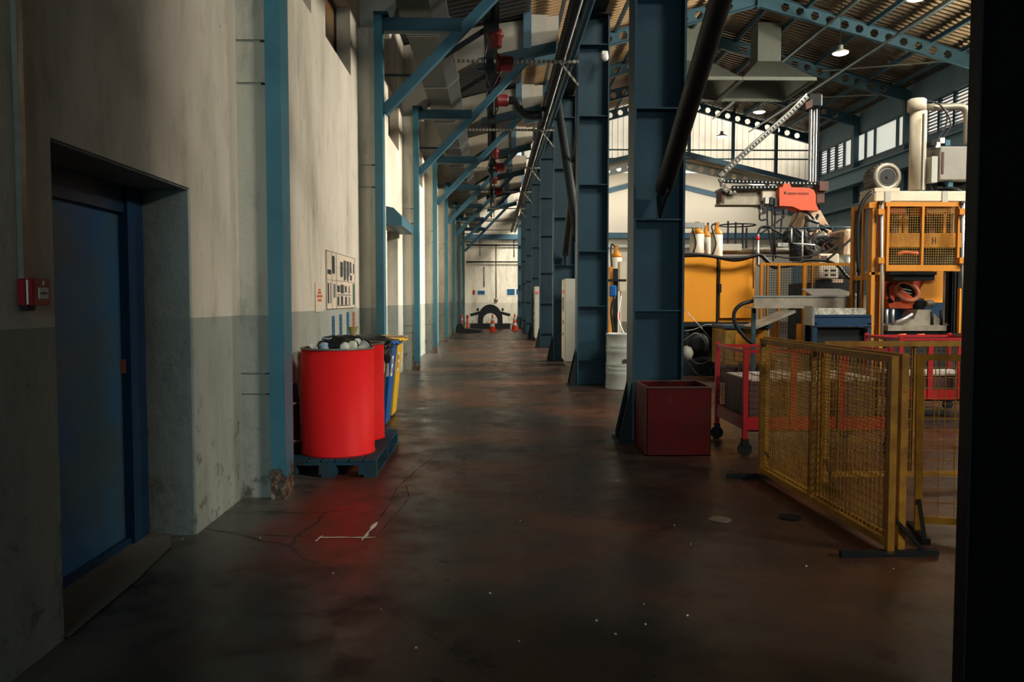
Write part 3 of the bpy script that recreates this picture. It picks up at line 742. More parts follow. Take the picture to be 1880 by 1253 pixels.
# exhaust hoods
M['hood'] = mat('grey_green_hood_sheet', (.17,.20,.185), .45, .3, .35, scale=.8)
def hood(x0, x1, lab):
    ya, yb = 34.0, 37.6; z0 = 10.5; xc = (x0+x1)/2; yc = (ya+yb)/2
    g = thing('exhaust_hood', lab, 'exhaust hood', (xc, yc, z0), 'exhaust hoods under the roof')
    zt = z0+1.15; c = .5
    lo = [(x0,ya),(x1,ya),(x1,yb),(x0,yb)]; hi = [(xc-c,yc-c),(xc+c,yc-c),(xc+c,yc+c),(xc-c,yc+c)]
    a = MB(); vs = [(x,y,z0+.12) for x,y in lo]+[(x,y,zt) for x,y in hi]; a.add(vs, [(0,1,5,4),(1,2,6,5),(2,3,7,6),(3,0,4,7)])
    vs = [(x,y,z0+.09) for x,y in lo]+[(x,y,zt-.03) for x,y in hi]; a.add(vs, [(0,1,5,4),(1,2,6,5),(2,3,7,6),(3,0,4,7)])
    part('canopy', a, M['hood'], g)
    a = MB(); a.frame((x0,ya,z0+.06),(x1-x0,0,0),(0,yb-ya,0),.08,.14); part('rim', a, M['hood'], g)
    a = MB()
    for (x,y),(u,v) in zip(lo, hi): a.bar((x,y,z0+.10),(u,v,zt-.04),.04,.04)
    part('ribs', a, M['galv'], g)
    a = MB(); a.box(xc-c,yc-c,zt,xc+c,yc+c,zr(xc)-.1); part('chimney', a, M['hood'], g)
    a = MB(); a.box(xc-c+.05,yc-c+.05,zt-.10,xc+c-.05,yc+c-.05,zt-.05); part('grille', a, M['steel_black'], g)
hood(10.35, 13.35, 'large grey pyramid exhaust hood with square chimney under the roof, right one')
hood(7.25, 10.25, 'grey pyramid exhaust hood partly hidden by the bracing tube, left one')

# ================================================================== LEFT SIDE ITEMS
# fire alarm call point and trunking
y = 3.19; X0 = XL
g = thing('fire_alarm_point', 'small red fire alarm box with white press button on wall', 'fire alarm', (XL, y, 1.44))
a = MB(); a.box(X0, y, 1.425, X0+.034, y+.10, 1.53, .004); part('back_box', a, M['alarm'], g)
a = MB(); a.box(X0+.034, y+.004, 1.430, X0+.041, y+.10, 1.526); part('seam', a, M['paper'], g)
a = MB(); a.box(X0+.041, y+.002, 1.425, X0+.062, y+.125, 1.533, .005); part('cover', a, M['alarm'], g)
a = MB(); a.box(X0+.062, y+.038, 1.452, X0+.0645, y+.105, 1.496); b_ = part('press_plate', a, M['paper'], g)
a = MB(); a.box(X0+.0645, y+.066, 1.468, X0+.0655, y+.074, 1.480); a.prism([(y+.044,1.474),(y+.056,1.479),(y+.056,1.469)], X0+.0645, X0+.0655, 'x'); a.prism([(y+.097,1.474),(y+.084,1.479),(y+.084,1.469)], X0+.0645, X0+.0655, 'x'); part('press_symbol', a, M['ink'], b_)
a = MB(); a.prism([(y+.068,1.506),(y+.078,1.506),(y+.082,1.514),(y+.074,1.525),(y+.066,1.514)], X0+.062, X0+.0635, 'x'); part('flame_symbol', a, M['paper'], g)
a = MB(); a.prism([(X0,1.425),(X0+.034,1.425),(X0+.026,1.405),(X0+.008,1.405)], y+.01, y+.07, 'y'); part('cable_gland', a, M['black'], g)
mb = MB(); mb.box(XL, y+.015, 1.531, XL+.020, y+.055, 4.6)
one('cable_trunking', 'thin grey cable trunking rising up the wall above the fire alarm', 'trunking', mb, M['stain'], (XL, y, 1.54))

# wall posters
def wy(px): return XL*1500/(px-905)*1.0
ya, yb = 9.0, 10.85; z0, z1 = 1.34, 1.99
g = thing('wall_poster', 'large poster board of dark charts on the left wall above bins', 'poster', (XL, ya, z0))
a = MB(); a.box(XL+.002, ya, z0, XL+.012, yb, z1); part('sheet', a, M['ivory'], g)
def ink(name, rects, mt):
    a = MB()
    for (u0,v0,u1,v1) in rects: a.box(XL+.012, ya+(yb-ya)*u0, z0+(z1-z0)*v0, XL+.0145, ya+(yb-ya)*u1, z0+(z1-z0)*v1)
    part(name, a, mt, g)
ink('outline', [(0,0,1,.01),(0,.99,1,1),(0,0,.012,1),(.988,0,1,1),(.30,0,.31,1),(0,.50,1,.508),(.16,.0,.165,1),(.3,.74,.98,.745)], M['stain'])
ink('black_columns', [(.17,.62,.25,.93),(.03,.60,.14,.68),(.44,.58,.50,.86),(.56,.52,.61,.90),(.68,.52,.73,.90),(.80,.68,.85,.90),(.92,.68,.96,.88),(.80,.54,.86,.64),(.03,.10,.07,.45),(.11,.10,.13,.46),
    (.33,.30,.39,.42),(.45,.28,.52,.44),(.60,.30,.66,.42),(.74,.28,.77,.43),(.33,.07,.39,.22),(.45,.07,.52,.23),(.60,.07,.66,.22),(.74,.07,.77,.22),(.33,.05,.80,.065),(.33,.245,.82,.258)], M['ink'])
for q_ in [(.50,.60,.54,.86),(.62,.55,.66,.90),(.74,.62,.78,.90),(.39,.30,.43,.42),(.53,.28,.57,.44),(.2,.2,.27,.44)]: ink('grey_column', [q_], M['galv'])
ink('green_column', [(.90,.06,.97,.48)], M['inkgreen'])
g = thing('wall_notice', 'narrow cream notice with orange print left of the chart poster', 'notice', (XL, 8.45, 1.28))
a = MB(); a.box(XL+.002, 8.45, 1.32, XL+.010, 8.83, 1.62); part('sheet', a, M['ivory'], g)
a = MB()
for v, w_ in ((.36,.10),(.50,.14),(.62,.08),(.72,.05)): a.box(XL+.010, 8.64-w_, 1.32+.3*v, XL+.012, 8.64+w_, 1.32+.3*v+.025)
part('orange_print', a, M['inkred'], g)
for i, (px, z0_, z1_) in enumerate(((613,.94,1.26),(626,.95,1.27),(639,.98,1.29),(652,.98,1.29))):
    yy = [9.40,9.86,10.34,10.78][i]
    mt = M['inkblue'] if i < 3 else M['inkred']
    g = thing('wall_banner', ['first blue vertical strip banner under the chart poster','second blue strip banner with dark print under the chart poster','third plain blue strip banner under the chart poster','brown and blue strip banner under the poster beside pilaster'][i], 'banner', (XL, yy, z0_), 'strip banners under the poster')
    a = MB(); a.box(XL+.002, yy-.07, z0_, XL+.008, yy+.07, z1_); part('strip', a, mt, g)
    a = MB()
    for j in range(5):
        if i != 2: a.box(XL+.008, yy-.03, z0_+.03+j*.055, XL+.010, yy+.03, z0_+.055+j*.055)
        else: a.box(XL+.008, yy-.05, z0_+.02+j*.06, XL+.0095, yy+.05, z0_+.026+j*.06)
    part('print', a, M['ink'] if i != 3 else M['inkblue'], g)

# pallet
px0, px1, pya, pyb = -1.74, -.955, 6.62, 8.20
g = thing('pallet', 'blue painted wooden pallet under the red drums', 'pallet', ((px0+px1)/2, (pya+pyb)/2, 0))
for i in range(7):
    a = MB(); x = px0+(px1-px0-.105)*i/6; a.box(x, pya, .122, x+.105, pyb, .144, .003); part('deck_board', a, M['pallet'], g)
for yy in (pya, (pya+pyb)/2-.05, pyb-.1):
    a = MB(); a.box(px0, yy, .10, px1, yy+.1, .122); part('cross_board', a, M['pallet'], g)
    for x in (px0, (px0+px1)/2-.07, px1-.14):
        a = MB(); a.box(x, yy, .022, x+.14, yy+.1, .10); part('block', a, M['pallet'], g)
for x in (px0, (px0+px1)/2-.05, px1-.1):
    a = MB(); a.box(x, pya, 0, x+.1, pyb, .022); part('skid', a, M['pallet'], g)
# red drums
def drum_red(x, y, lab, z=.144, r=.308, h=.90):
    g = thing('red_drum', lab, 'drum', (x, y, z), 'open red drums on the pallet')
    a = MB(); a.lathe([(r-.02,0),(r,.0),(r,.012),(r-.004,.02),(r-.004,h-.015),(r-.022,h-.015),(r-.022,h-.2),(.01,h-.2)], (x,y,z), 56, caps=False); a.lathe([(r-.02,.0),(.001,.0)], (x,y,z), 56, caps=False); part('shell', a, M['red'], g)
    a = MB(); a.lathe([(r-.024,h-.2),(r-.024,h-.005)], (x,y,z), 56, caps=False); part('lining', a, M['drum_in'], g)
    a = MB(); ring = [(x+(r-.004)*math.cos(t*math.pi/28), y+(r-.004)*math.sin(t*math.pi/28), z+h-.008) for t in range(57)]; a.tube(ring, .009, 8, False); part('rim', a, M['stain'], g)
D1 = (-1.325, 7.0); D2 = (-1.335, 7.72)
drum_red(*D1, 'bright red open drum heaped with rubbish, nearest on the pallet')
drum_red(*D2, 'second bright red drum half hidden behind the rubbish-filled one')
# steel canister behind, next to the wall
g = thing('steel_canister', 'small dark steel canister with bright bands between drum and wall', 'canister', (-1.70, 6.93, .144))
a = MB(); a.lathe([(.055,0),(.06,.01),(.06,.46),(.03,.50),(.025,.56)], (-1.70,6.93,.144), 20); part('body', a, M['red_dark'], g)
for z in (.10,.42):
    a = MB(); a.lathe([(.063,z),(.063,z+.02)], (-1.70,6.93,.144), 20); part('band', a, M['chrome'], g)
a = MB(); a.hose([(-1.70,6.93,.70),(-1.67,6.92,.74),(-1.655,6.90,.66),(-1.65,6.90,.56)], .012); part('hose', a, M['rubber'], g)
# rubbish in the near drum
zt = .144+.90
def litter(name, lab, cat, mb, mt, c): return one(name, lab, cat, mb, mt, c, 'rubbish heaped in the red drum')
a = MB(); a.blob((-1.30,7.03,zt-.01), .20,.17,.11,.35,3,22,14); litter('bin_bag', 'crumpled black bin bag in the middle of the near red drum', 'bag', a, M['bag'], (-1.30,7.03,zt-.1))
a = MB(); a.blob((-1.20,7.16,zt+.02), .11,.10,.06,.35,5,18,12); litter('bin_bag', 'small black bag piece at the back right of the near drum', 'bag', a, M['bag'], (-1.18,7.16,zt-.03))
a = MB(); a.blob((-1.325,6.99,zt-.09), .235,.235,.075,.12,8,24,12); litter('rubbish_bed', 'dark layer of mixed waste filling the near red drum', 'rubbish', a, M['ink'], (-1.33,6.9,zt-.18))
def cup(x, y, z, rot, tilt, r, h, mt, lab, rimmat=None):
    g = thing('paper_cup', lab, 'cup', (x,y,z), 'cups thrown in the red drum', rz=rot, local=True); g.rotation_euler.x = tilt
    a = MB(); a.lathe([(r*.7,0),(r*.95,h),(r,h)], (0,0,0), 18, caps=False); a.lathe([(.001,0),(r*.7,0)], (0,0,0), 18, caps=False); a.lathe([(r*.88,h),(r*.62,.005)], (0,0,0), 18, caps=False); part('cup_wall', a, mt, g)
    a = MB(); a.tube([((r)*math.cos(t*math.pi/9), r*math.sin(t*math.pi/9), h) for t in range(19)], .003, 6, False); part('lip', a, M['white'], g)
    return g
pb = mat('pale_blue_printed_cup', (.16,.32,.46), .5, 0, .5, (.6,.6,.6), scale=18)
cup(-1.395,6.82,zt-.045, .3,-1.0,.040,.10,pb,'pale blue paper cup lying on its side at the front of drum')
cup(-1.42,6.97,zt-.02, .5,.25,.042,.11,pb,'upright blue and white cup standing left of the black bag')
cup(-1.53,6.86,zt-.055, .9,.6,.036,.08,M['paper'],'small white cup at the left rim of the drum')
cup(-1.13,6.86,zt-.035, -.8,-.9,.042,.10,M['paper'],'white paper cup lying at the right rim of the drum')
for i, (x,y,z,r_) in enumerate(((-1.235,6.82,zt+.0,.05),(-1.175,6.86,zt+.01,.05),(-1.15,6.93,zt+.035,.042))):
    a = MB(); a.blob((x,y,z), r_*.85,r_,r_,.25,20+i,14,10); litter('crumpled_paper', ['crumpled grey white paper ball at the front right of drum','crumpled paper ball, middle of the three near right rim','crumpled paper ball highest of the three near right rim'][i], 'paper', a, M['paper'], (x,y,z-r_))
a = MB(); a.lathe([(.02,0),(.03,.04),(.045,.08),(.047,.085)], (-1.205,7.05,zt+.085), 18, caps=False); litter('yellow_cup', 'translucent yellow cup perched on top of the black bag', 'cup', a, mat('amber_plastic', (.45,.33,.12), .3), (-1.205,7.05,zt+.085))
a = MB(); a.box(-1.34,6.78,zt-.02,-1.25,6.86,zt-.008,.003); litter('card_piece', 'torn brown card piece at the front rim of drum', 'card', a, M['card'], (-1.3,6.82,zt-.02))
# wheelie bins
def bin_(y0, y1, mt, lid, lab, xf=-1.205):
    xw = -1.70; d = y1-y0; yc = (y0+y1)/2
    g = thing('waste_bin', lab, 'waste bin', ((xw+xf)/2, yc, 0), 'waste bins against the left wall')
    a = MB(); lo = [(xw+.04,y0+.05),(xf-.03,y0+.05),(xf-.03,y1-.05),(xw+.04,y1-.05)]; hi = [(xw,y0),(xf+.055,y0),(xf+.055,y1),(xw,y1)]
    vs = [(x,y,.03) for x,y in lo]+[(x,y,.93) for x,y in hi]+[(x,y,.93) for x,y in [(xw+.02,y0+.02),(xf+.035,y0+.02),(xf+.035,y1-.02),(xw+.02,y1-.02)]]+[(x,y,.5) for x,y in lo]
    a.add(vs, [(3,2,1,0),(0,1,5,4),(1,2,6,5),(2,3,7,6),(3,0,4,7),(4,5,9,8),(5,6,10,9),(6,7,11,10),(7,4,8,11),(8,9,13,12),(9,10,14,13),(10,11,15,14),(11,8,12,15),(12,13,14,15)]); part('body', a, mt, g)
    a = MB(); a.box(xw-.01,y0-.01,.90,xf+.075,y1+.01,.935,.01); part('rim', a, mt, g)
    if lid:
        a = MB(); a.prism([(xw-.01,.936),(xf+.09,.936),(xf+.07,.965),(-1.35,1.0),(xw+.05,.99)], y0-.01, y1+.01, 'y'); part('lid', a, lid, g)
        a = MB(); a.tube([(xf+.09,y0+.06,.95),(xf+.125,y0+.08,.95),(xf+.125,y1-.08,.95),(xf+.09,y1-.06,.95)], .011, 8); part('handle', a, lid, g)
    for yy in (y0+.06, y1-.10):
        a = MB(); a.lathe([(.06,0),(.06,.04)], (xw+.07,yy,.06), 16, 'y'); part('wheel', a, M['rubber'], g)
    a = MB(); x0 = xf-.03+.085*.60; x1 = xf-.03+.085*.86
    a.add([(x0+.006,y0+.08,.57),(x0+.006,y0+.24,.57),(x1+.006,y0+.24,.80),(x1+.006,y0+.08,.80)], [(0,1,2,3)]); lb = part('label_sheet', a, M['paper'], g)
    a = MB()
    for zz in (.61,.71):
        t0 = (zz-.57)/.23; t1 = (zz+.06-.57)/.23
        a.add([(x0+(x1-x0)*t0+.009,y0+.12,zz),(x0+(x1-x0)*t0+.009,y0+.2,zz),(x0+(x1-x0)*t1+.009,y0+.2,zz+.06),(x0+(x1-x0)*t1+.009,y0+.12,zz+.06)], [(0,1,2,3)])
    part('label_print', a, M['inkred'], lb)
    # front-facing notice
    a = MB(); a.box(xf-.03,y0-.0+.0,.58,xf+.02,y0-.006,.80); part('front_sheet', a, M['paper'], g)
    return g
bin_(8.55, 9.05, M['brown_bin'], M['black'], 'dark brown lidded waste bin directly behind the red drums', -1.205)
bin_(9.22, 9.74, M['blue_bin'], M['blue_bin'], 'blue waste bin between the dark bin and yellow bin', -1.195)
bin_(9.92, 10.46, M['yel_bin'], M['yel_bin'], 'yellow waste bin farthest from the camera in its row')
a = MB(); a.blob((-1.36,8.80,1.0), .27,.25,.075,.22,13,26,12); one('bin_bag', 'dark grey bag bulging over the top of the dark bin', 'bag', a, M['bag'], (-1.42,8.8,.93))
a = MB(); a.blob((-1.145,8.84,.87), .04,.17,.11,.3,9,20,14); one('bin_bag', 'shiny black bag hanging over the edge of the dark bin', 'bag', a, M['bag'], (-1.145,8.84,.76))
a = MB(); a.box(-1.36,9.60,1.002,-1.02,9.86,1.018,.003); one('card_sheet', 'flat brown cardboard sheet sticking out over blue bin', 'cardboard', a, M['card'], (-1.1,9.8,.968))

# red crate by the column
g = thing('steel_crate', 'dark red open steel crate standing against the wide column', 'crate', (1.72, 7.75, 0))
x0, x1, y0, y1, zt = 1.40, 2.0, 7.28, 7.92, .64
x0 = FLR(1187,838).x; x1 = FLR(1305,838).x; y0 = FLR(1245,838).y; y1 = y0+.62
a = MB(); a.box(x0,y0,.0,x1,y0+.006,zt); part('front_panel', a, M['red_dark'], g)
a = MB(); a.box(x0,y1-.006,.0,x1,y1,zt); part('back_panel', a, M['red_dark'], g)
a = MB(); a.box(x0,y0,.0,x0+.006,y1,zt); part('left_panel', a, M['red_dark'], g)
a = MB(); a.box(x1-.006,y0,.0,x1,y1,zt); part('right_panel', a, M['red_dark'], g)
a = MB(); a.box(x0,y0,.0,x1,y1,.01); part('bottom', a, M['red_dark'], g)
a = MB(); a.frame((x0,y0,zt),(x1-x0,0,0),(0,y1-y0,0),.022,.012); part('rim', a, M['brownsteel'], g)
a = MB(); a.box(x0-.004,y0+.2,.40,x0,y0+.34,.45); part('hand_slot', a, M['steel_black'], g)

# white ribbed drum
bx = FLR(1133,718).x; by = 13.1
g = thing('steel_drum', 'silver white ribbed oil drum between the first two wide columns', 'drum', (bx, by, 0))
pr = [(.29,0),(.30,.0),(.30,.02)]
for zc in (.26,.33,.40,.62,.69): pr += [(.288,zc-.03),(.30,zc),(.288,zc+.03)]
pr += [(.288,.86),(.30,.88),(.30,.90),(.27,.90),(.27,.885)]
a = MB(); a.lathe(pr, (bx+.16,by+.1,0), 40); part('shell', a, M['drumw'] if 'drumw' in M else M['galv_pale'], g)
a = MB(); a.box(bx+.10,by-.205,.44,bx+.30,by-.195,.50); part('label_plate', a, M['ink'], g)
a = MB(); a.hose([(bx+.14,by+.0,.90),(bx+.06,by+.1,1.15),(bx+.12,by+.2,1.5)], .012); part('dip_hose', a, M['white'], g)

# grey electrical cabinets
def cabinet(x, y, lab, h=1.9, lamp=True):
    g = thing('control_cabinet', lab, 'cabinet', (x+.3, y+.4, 0), 'control cabinets beside the wide columns')
    a = MB(); a.box(x,y,.10,x+.6,y+.8,h); part('body', a, M['grey_cab'], g)
    a = MB(); a.box(x+.03,y+.03,0,x+.57,y+.77,.10); part('plinth', a, M['stain'], g)
    a = MB(); a.box(x-.018,y+.02,.12,x,y+.78,h-.02); d = part('door', a, M['cream'], g)
    a = MB(); a.box(x-.022,y+.1,h-.32,x-.018,y+.6,h-.24); part('orange_label', a, M['cover'], d)
    a = MB(); a.box(x-.022,y+.3,h-.72,x-.018,y+.5,h-.40); part('vent_strip', a, M['ink'], d)
    a = MB(); a.box(x-.03,y+.3,.9,x-.018,y+.36,1.0); a.box(x-.03,y+.3,.65,x-.018,y+.36,.72); part('latch', a, M['ink'], d)
    a = MB(); a.lathe([(.03,0),(.03,.03)], (x+.4,y-.03,1.0), 12, 'y'); part('dial', a, M['brownsteel'], g)
    a = MB(); a.box(x+.44,y-.004,1.45,x+.56,y,1.75); part('nameplate', a, M['stain'], g)
    if not lamp:
        a = MB(); a.lathe([(.05,0),(.05,.05),(.02,.07)], (x+.1,y-.07,h-.2), 12, 'y'); part('pilot_lamp', a, M['redlamp'], g)
cabinet(1.58, 17.75, 'tall grey cabinet with orange label behind the second wide column')
cabinet(1.48, 28.6, 'distant grey cabinet with a pink pilot lamp near fourth column', lamp=False)

# far end of aisle: flanged machine part, cones, bollards, signs, pipes
g = thing('machine_housing', 'black round flanged machine housing lying at the aisle end', 'machine part', (-.3, 41, 0))
cx_, cy_ = W(900, 590, 41).x, 41
a = MB(); ring = []
prof = [(-.70,.95),(-1.15,.95),(-1.15,.80),(-.62,.72)]
pts_o = [(cx_+.62*math.cos(t)*1.0, .50+.72*math.sin(t)) for t in [math.pi*(1+i)/14*1.0-0 for i in range(-1,14)]]
pts_i = [(cx_+.36*math.cos(t), .42+.36*math.sin(t)) for t in [math.pi*i/14 for i in range(14,-1,-1)]]
a.prism([(cx_-.62,.25)]+[(cx_-.62*math.cos(math.pi*i/16), .45+.75*math.sin(math.pi*i/16)) for i in range(17)]+[(cx_+.62,.25),(cx_+.36,.25)]+[(cx_+.36*math.cos(math.pi*i/12), .40+.36*math.sin(math.pi*i/12)) for i in range(13)]+[(cx_-.36,.25)], cy_-.25, cy_+.25, 'y')
part('arch_casting', a, M['black'], g)
a = MB(); a.box(cx_-1.0,cy_-.3,.0,cx_+1.0,cy_+.3,.25); part('foot', a, M['black'], g)
for s in (-1,1):
    a = MB(); a.bar((cx_+s*.45,cy_,.80),(cx_+s*1.0,cy_,.66),.4,.14); part('flange_arm', a, M['black'], g)
    a = MB(); a.lathe([(.05,0),(.05,.14),(.02,.16)], (cx_+s*.62,cy_-.1,.86), 8); part('bolt', a, M['steel_black'], g)
def cone(px, py, Y, lab, lean=0):
    p = W(px, py, Y); x = p.x
    g = thing('traffic_cone', lab, 'traffic cone', (x, Y, 0), 'orange and white traffic cones')
    a = MB(); a.box(x-.2,Y-.2,0,x+.2,Y+.2,.03,.01); part('base', a, M['cone'], g)
    def rr(z): return .15-.125*z/.78
    a = MB(); a.lathe([(rr(.03),.03),(rr(.78),.78)], (x,Y,0), 20); part('body', a, M['cone'], g)
    for z in (.22,.48):
        a = MB(); a.lathe([(rr(z)+.003,z),(rr(z+.13)+.003,z+.13)], (x,Y,0), 20); part('white_band', a, M['white'], g)
cone(904, 600, 36.8, 'orange and white cone in front of the black housing')
cone(945, 600, 38.2, 'orange and white cone standing alone near the end wall')
for i, (px, Y) in enumerate(((848,38.5),(858,37.5))):
    x = W(px, 590, Y).x
    g = thing('bollard', ['red and white striped bollard between the far blue posts','plain red bollard right of the striped one'][i], 'bollard', (x,Y,0), 'bollards at the aisle end')
    a = MB(); a.lathe([(.10,0),(.10,.03),(.045,.04),(.045,.72),(.02,.75)], (x,Y,0), 14); part('post', a, M['cone'], g)
    for z in ((.2,.45) if i == 0 else (.6,)):
        a = MB(); a.lathe([(.048,z),(.048,z+.1)], (x,Y,0), 14); part('band', a, M['white'] if i == 0 else M['red_cart'], g)
mb = MB(); x = W(872,609,36).x
mb.prism([(x-.9,0),(x+.3,0),(x+.25,.12),(x-.6,.18)], 35.6, 36.8, 'y'); one('cable_mat', 'low black mat of cables on the floor near the cones', 'mat', mb, M['rubber'], (x,36.2,0))
mb = MB(); x = W(850,600,36.2).x; mb.prism([(x-.45,0),(x+.2,0),(x-.02,.40),(x-.18,.40)], 35.5, 35.9, 'y'); one('pump_stand', 'small black wedge stand beside the far blue post', 'stand', mb, M['black'], (x,35.7,0))
for i, (a_, b_, t0, t1) in enumerate(((877,890,534,541),(931,945,531,542),(948,957,531,541))):
    p = W(a_,t1,YE-.03); q = W(b_,t0,YE-.03)
    g = thing('wall_sign', ['small blue sign at left on the end wall','larger blue sign at right on the end wall','small blue square sign right of the larger blue sign'][i], 'sign', (p.x,YE-.02,p.z), 'blue signs on the end wall')
    mb = MB(); mb.box(p.x-.05,YE-.02,p.z-.05,q.x+.05,YE-.001,q.z+.05); part('backing', mb, M['white'], g)
    mb = MB(); mb.box(p.x,YE-.03,p.z,q.x,YE-.02,q.z); part('blue_face', mb, M['inkblue'], g)
p = W(870,537,YE); mb = MB(); mb.box(p.x-.06,YE-.03,p.z-.12,p.x+.06,YE-.001,p.z+.12); one('alarm_box', 'tiny red box on the end wall left of blue signs', 'alarm', mb, M['alarm'], (p.x,YE,p.z-.1))
for i, (py_, r_, mt) in enumerate(((434,.14,'steel_mid'),(402,.04,'stain'),(481,.04,'steel_black'),(450,.05,'steel_black'))):
    p = W(862,py_,YE-.3); mb = MB()
    if i == 0: mb.box(-1.6,YE-.35,p.z-.18,1.75,YE-.1,p.z+.12)
    else: mb.tube([(-1.6,YE-.2,p.z),(1.7,YE-.2,p.z)], r_, 8)
    one(['wall_girder','wall_pipe','wall_pipe','wall_pipe'][i], ['thick blue girder across the end wall of the aisle','thin pipe across the end wall above the blue girder','black pipe across the end wall, lowest of the pipes','black pipe just under the blue girder on the end wall'][i], ['girder','pipe','pipe','pipe'][i], mb, M[mt], (0,YE-.2,p.z-.2))
for i, (px, a_, b_) in enumerate(((911,450,551),(889,490,527),(881,440,470),(960,390,540),(944,440,472))):
    p = W(px,a_,YE-.028); q = W(px,b_,YE-.028); mb = MB(); mb.tube([p,(p.x,p.y,q.z)], .03, 6)
    if i == 0: mb.lathe([(.10,-.1),(.10,.1)], (p.x,p.y,q.z), 10)
    one('drop_cable', ['long black drop cable with socket on the end wall','short drop cable left of the socket cable','short cable hanging from the blue girder, left one','tall dark conduit at right edge of end wall','short cable hanging from the blue girder, right one'][i], 'cable', mb, M['stain'], (p.x,YE-.06,q.z), 'cables on the end wall')

# ================================================================== FENCES
def fence(p0, p1, h, lab, z0=.07, mid=True, feet=True, cell=.05, w=.04, lean=0.0, grp='yellow mesh fence panels'):
    p0 = Vector((p0[0],p0[1],0)); p1 = Vector((p1[0],p1[1],0)); d = (p1-p0); L_ = d.length; ang = math.atan2(d.y, d.x)
    g = thing('mesh_fence_panel', lab, 'fence panel', p0, grp, rz=ang, local=True)
    g.rotation_euler = (lean, 0, ang)
    for x in (0, L_):
        a = MB(); a.box(x-w/2,-w/2,.02,x+w/2,w/2,h); part('post', a, M['yellow_fence'], g)
    for z in (z0, h-w/2):
        a = MB(); a.box(w/2,-w*.4,z-w/2,L_-w/2,w*.4,z+w/2); part('rail', a, M['yellow_fence'], g)
    if mid: 
        a = MB(); a.box(L_*.5-.015,.004,z0+w/2,L_*.5+.015,.03,h-w); part('middle_post', a, M['yellow_fence'], g)
    a = MB(); a.wires((w/2,0,z0+w/2), (L_-w,0,0), (0,0,h-z0-w*1.5), int(L_/cell), int((h-z0)/cell), .0042); part('wire_mesh', a, M['yellow_fence'], g)
    if feet:
        for x in (0, L_):
            a = MB(); a.box(x-.02,-.28,0,x+.02,.28,.035); part('foot', a, M['steel_black'], g)
            a = MB(); a.bar((x,-.2,.03),(x,-w/2,.22),.02,.02); part('foot_stay', a, M['steel_black'], g)
    return g
A = FLR(1632,1022); B = FLR(1397,878)
hA = 1.45-(105/1500*A.y)*1.0
HF = W(1395,622,B.y).z
fence((A.x,A.y), (B.x,B.y), HF, 'front dense yellow mesh fence panel running away from the camera')
fence((A.x+.075,A.y+.03), (B.x+.055,B.y+.08), HF+.01, 'second mesh panel standing right behind the front one', feet=False)
p0 = (W(1518,640,6.2).x, 6.2); p1 = (W(1840,640,6.2).x, 6.2)
fence(p0, p1, W(1518,627,6.2).z, 'yellow mesh fence panel across the view behind the front pair', cell=.085, z0=.1)
p0 = W(1693,985,4.85); p1 = (W(1860,640,4.75).x, 4.75)
fence((p0.x, 4.9), p1, W(1730,652,4.85).z, 'leaning yellow mesh panel beside the dark right edge', cell=.085, z0=.10, mid=True, lean=R(-4))

# red wire carts
def cart(x, y, lab, w=1.35, d=.95, h=.97, rz=0):
    g = thing('wire_cart', lab, 'cart', (x, y, 0), 'red wire carts', rz=rz, local=True)
    for (cx, cy) in ((0,0),(w,0),(w,d),(0,d)):
        a = MB(); a.box(cx-.022,cy-.022,.16,cx+.022,cy+.022,h+.04); part('corner_post', a, M['red_cart'], g)
        a = MB(); a.lathe([(.065,-.02),(.065,.02)], (cx,cy,.065), 16, 'y'); a.box(cx-.03,cy-.03,.10,cx+.03,cy+.03,.16); part('caster', a, M['rubber'], g)
    for side, (o, u) in {'front':((0,0,0),(w,0,0)), 'back':((0,d,0),(w,0,0)), 'left':((0,0,0),(0,d,0)), 'right':((w,0,0),(0,d,0))}.items():
        o = Vector(o); u = Vector(u)
        a = MB(); a.bar(o+Vector((0,0,h)), o+u+Vector((0,0,h)), .03, .03); part('top_rail', a, M['red_cart'], g)
        a = MB(); a.bar(o+Vector((0,0,.30)), o+u+Vector((0,0,.30)), .02, .12); part('bottom_rail', a, M['red_cart'], g)
        a = MB(); a.wires(o+Vector((0,0,.36)), u, (0,0,h-.36), int(u.length/.055), 11, .003); part('side_mesh', a, M['brownsteel'], g)
    a = MB(); a.box(0.03,.03,.22,w-.03,d-.03,.25); part('floor_plate', a, M['red_dark'], g)
    for t in (.33,.66):
        a = MB(); a.box(w*t-.03,-.02,.25,w*t+.03,.01,h); part('slat_post', a, M['red_cart'], g)
    return g
cp = FLR(1368,838)
cart(cp.x, cp.y+.02, 'red wire cart of stacked boards behind the front fence')
mb = MB(); mb.box(cp.x+.06, cp.y+.08, .25, cp.x+1.28, cp.y+.9, .68); one('parts_stack', 'dark block of stacked castings filling the nearer red cart', 'castings', mb, M['brownsteel'], (cp.x+.6,cp.y+.5,.25))
for i in range(6):
    mb = MB(); x = cp.x+.07+i*.2; mb.box(x, cp.y+.08, .682, x+.185, cp.y+.9, .70+.008*(i%3), .004)
    one('board', f'pale worn board on top of the castings, {["first","second","third","fourth","fifth","sixth"][i]} from the left', 'board', mb, M['parts_pale'], (x,cp.y+.4,.68), 'pale boards lying in the red cart')
c2 = FLR(1655,772)
cart(c2.x, 9.7, 'red wire cart seen through the crosswise fence, left one', w=1.1, d=.9)
mb = MB(); mb.box(c2.x+.06, 9.78, .25, c2.x+1.03, 10.5, .50); one('parts_box', 'dark box of parts inside the left far red cart', 'box', mb, M['brownsteel'], (c2.x+.5,10,.25))
mb = MB(); mb.box(c2.x+.06, 9.80, .52, c2.x+1.03, 10.45, .545); one('tray', 'pale tray lying in the left far red cart', 'tray', mb, M['parts_pale'], (c2.x+.5,10,.52))
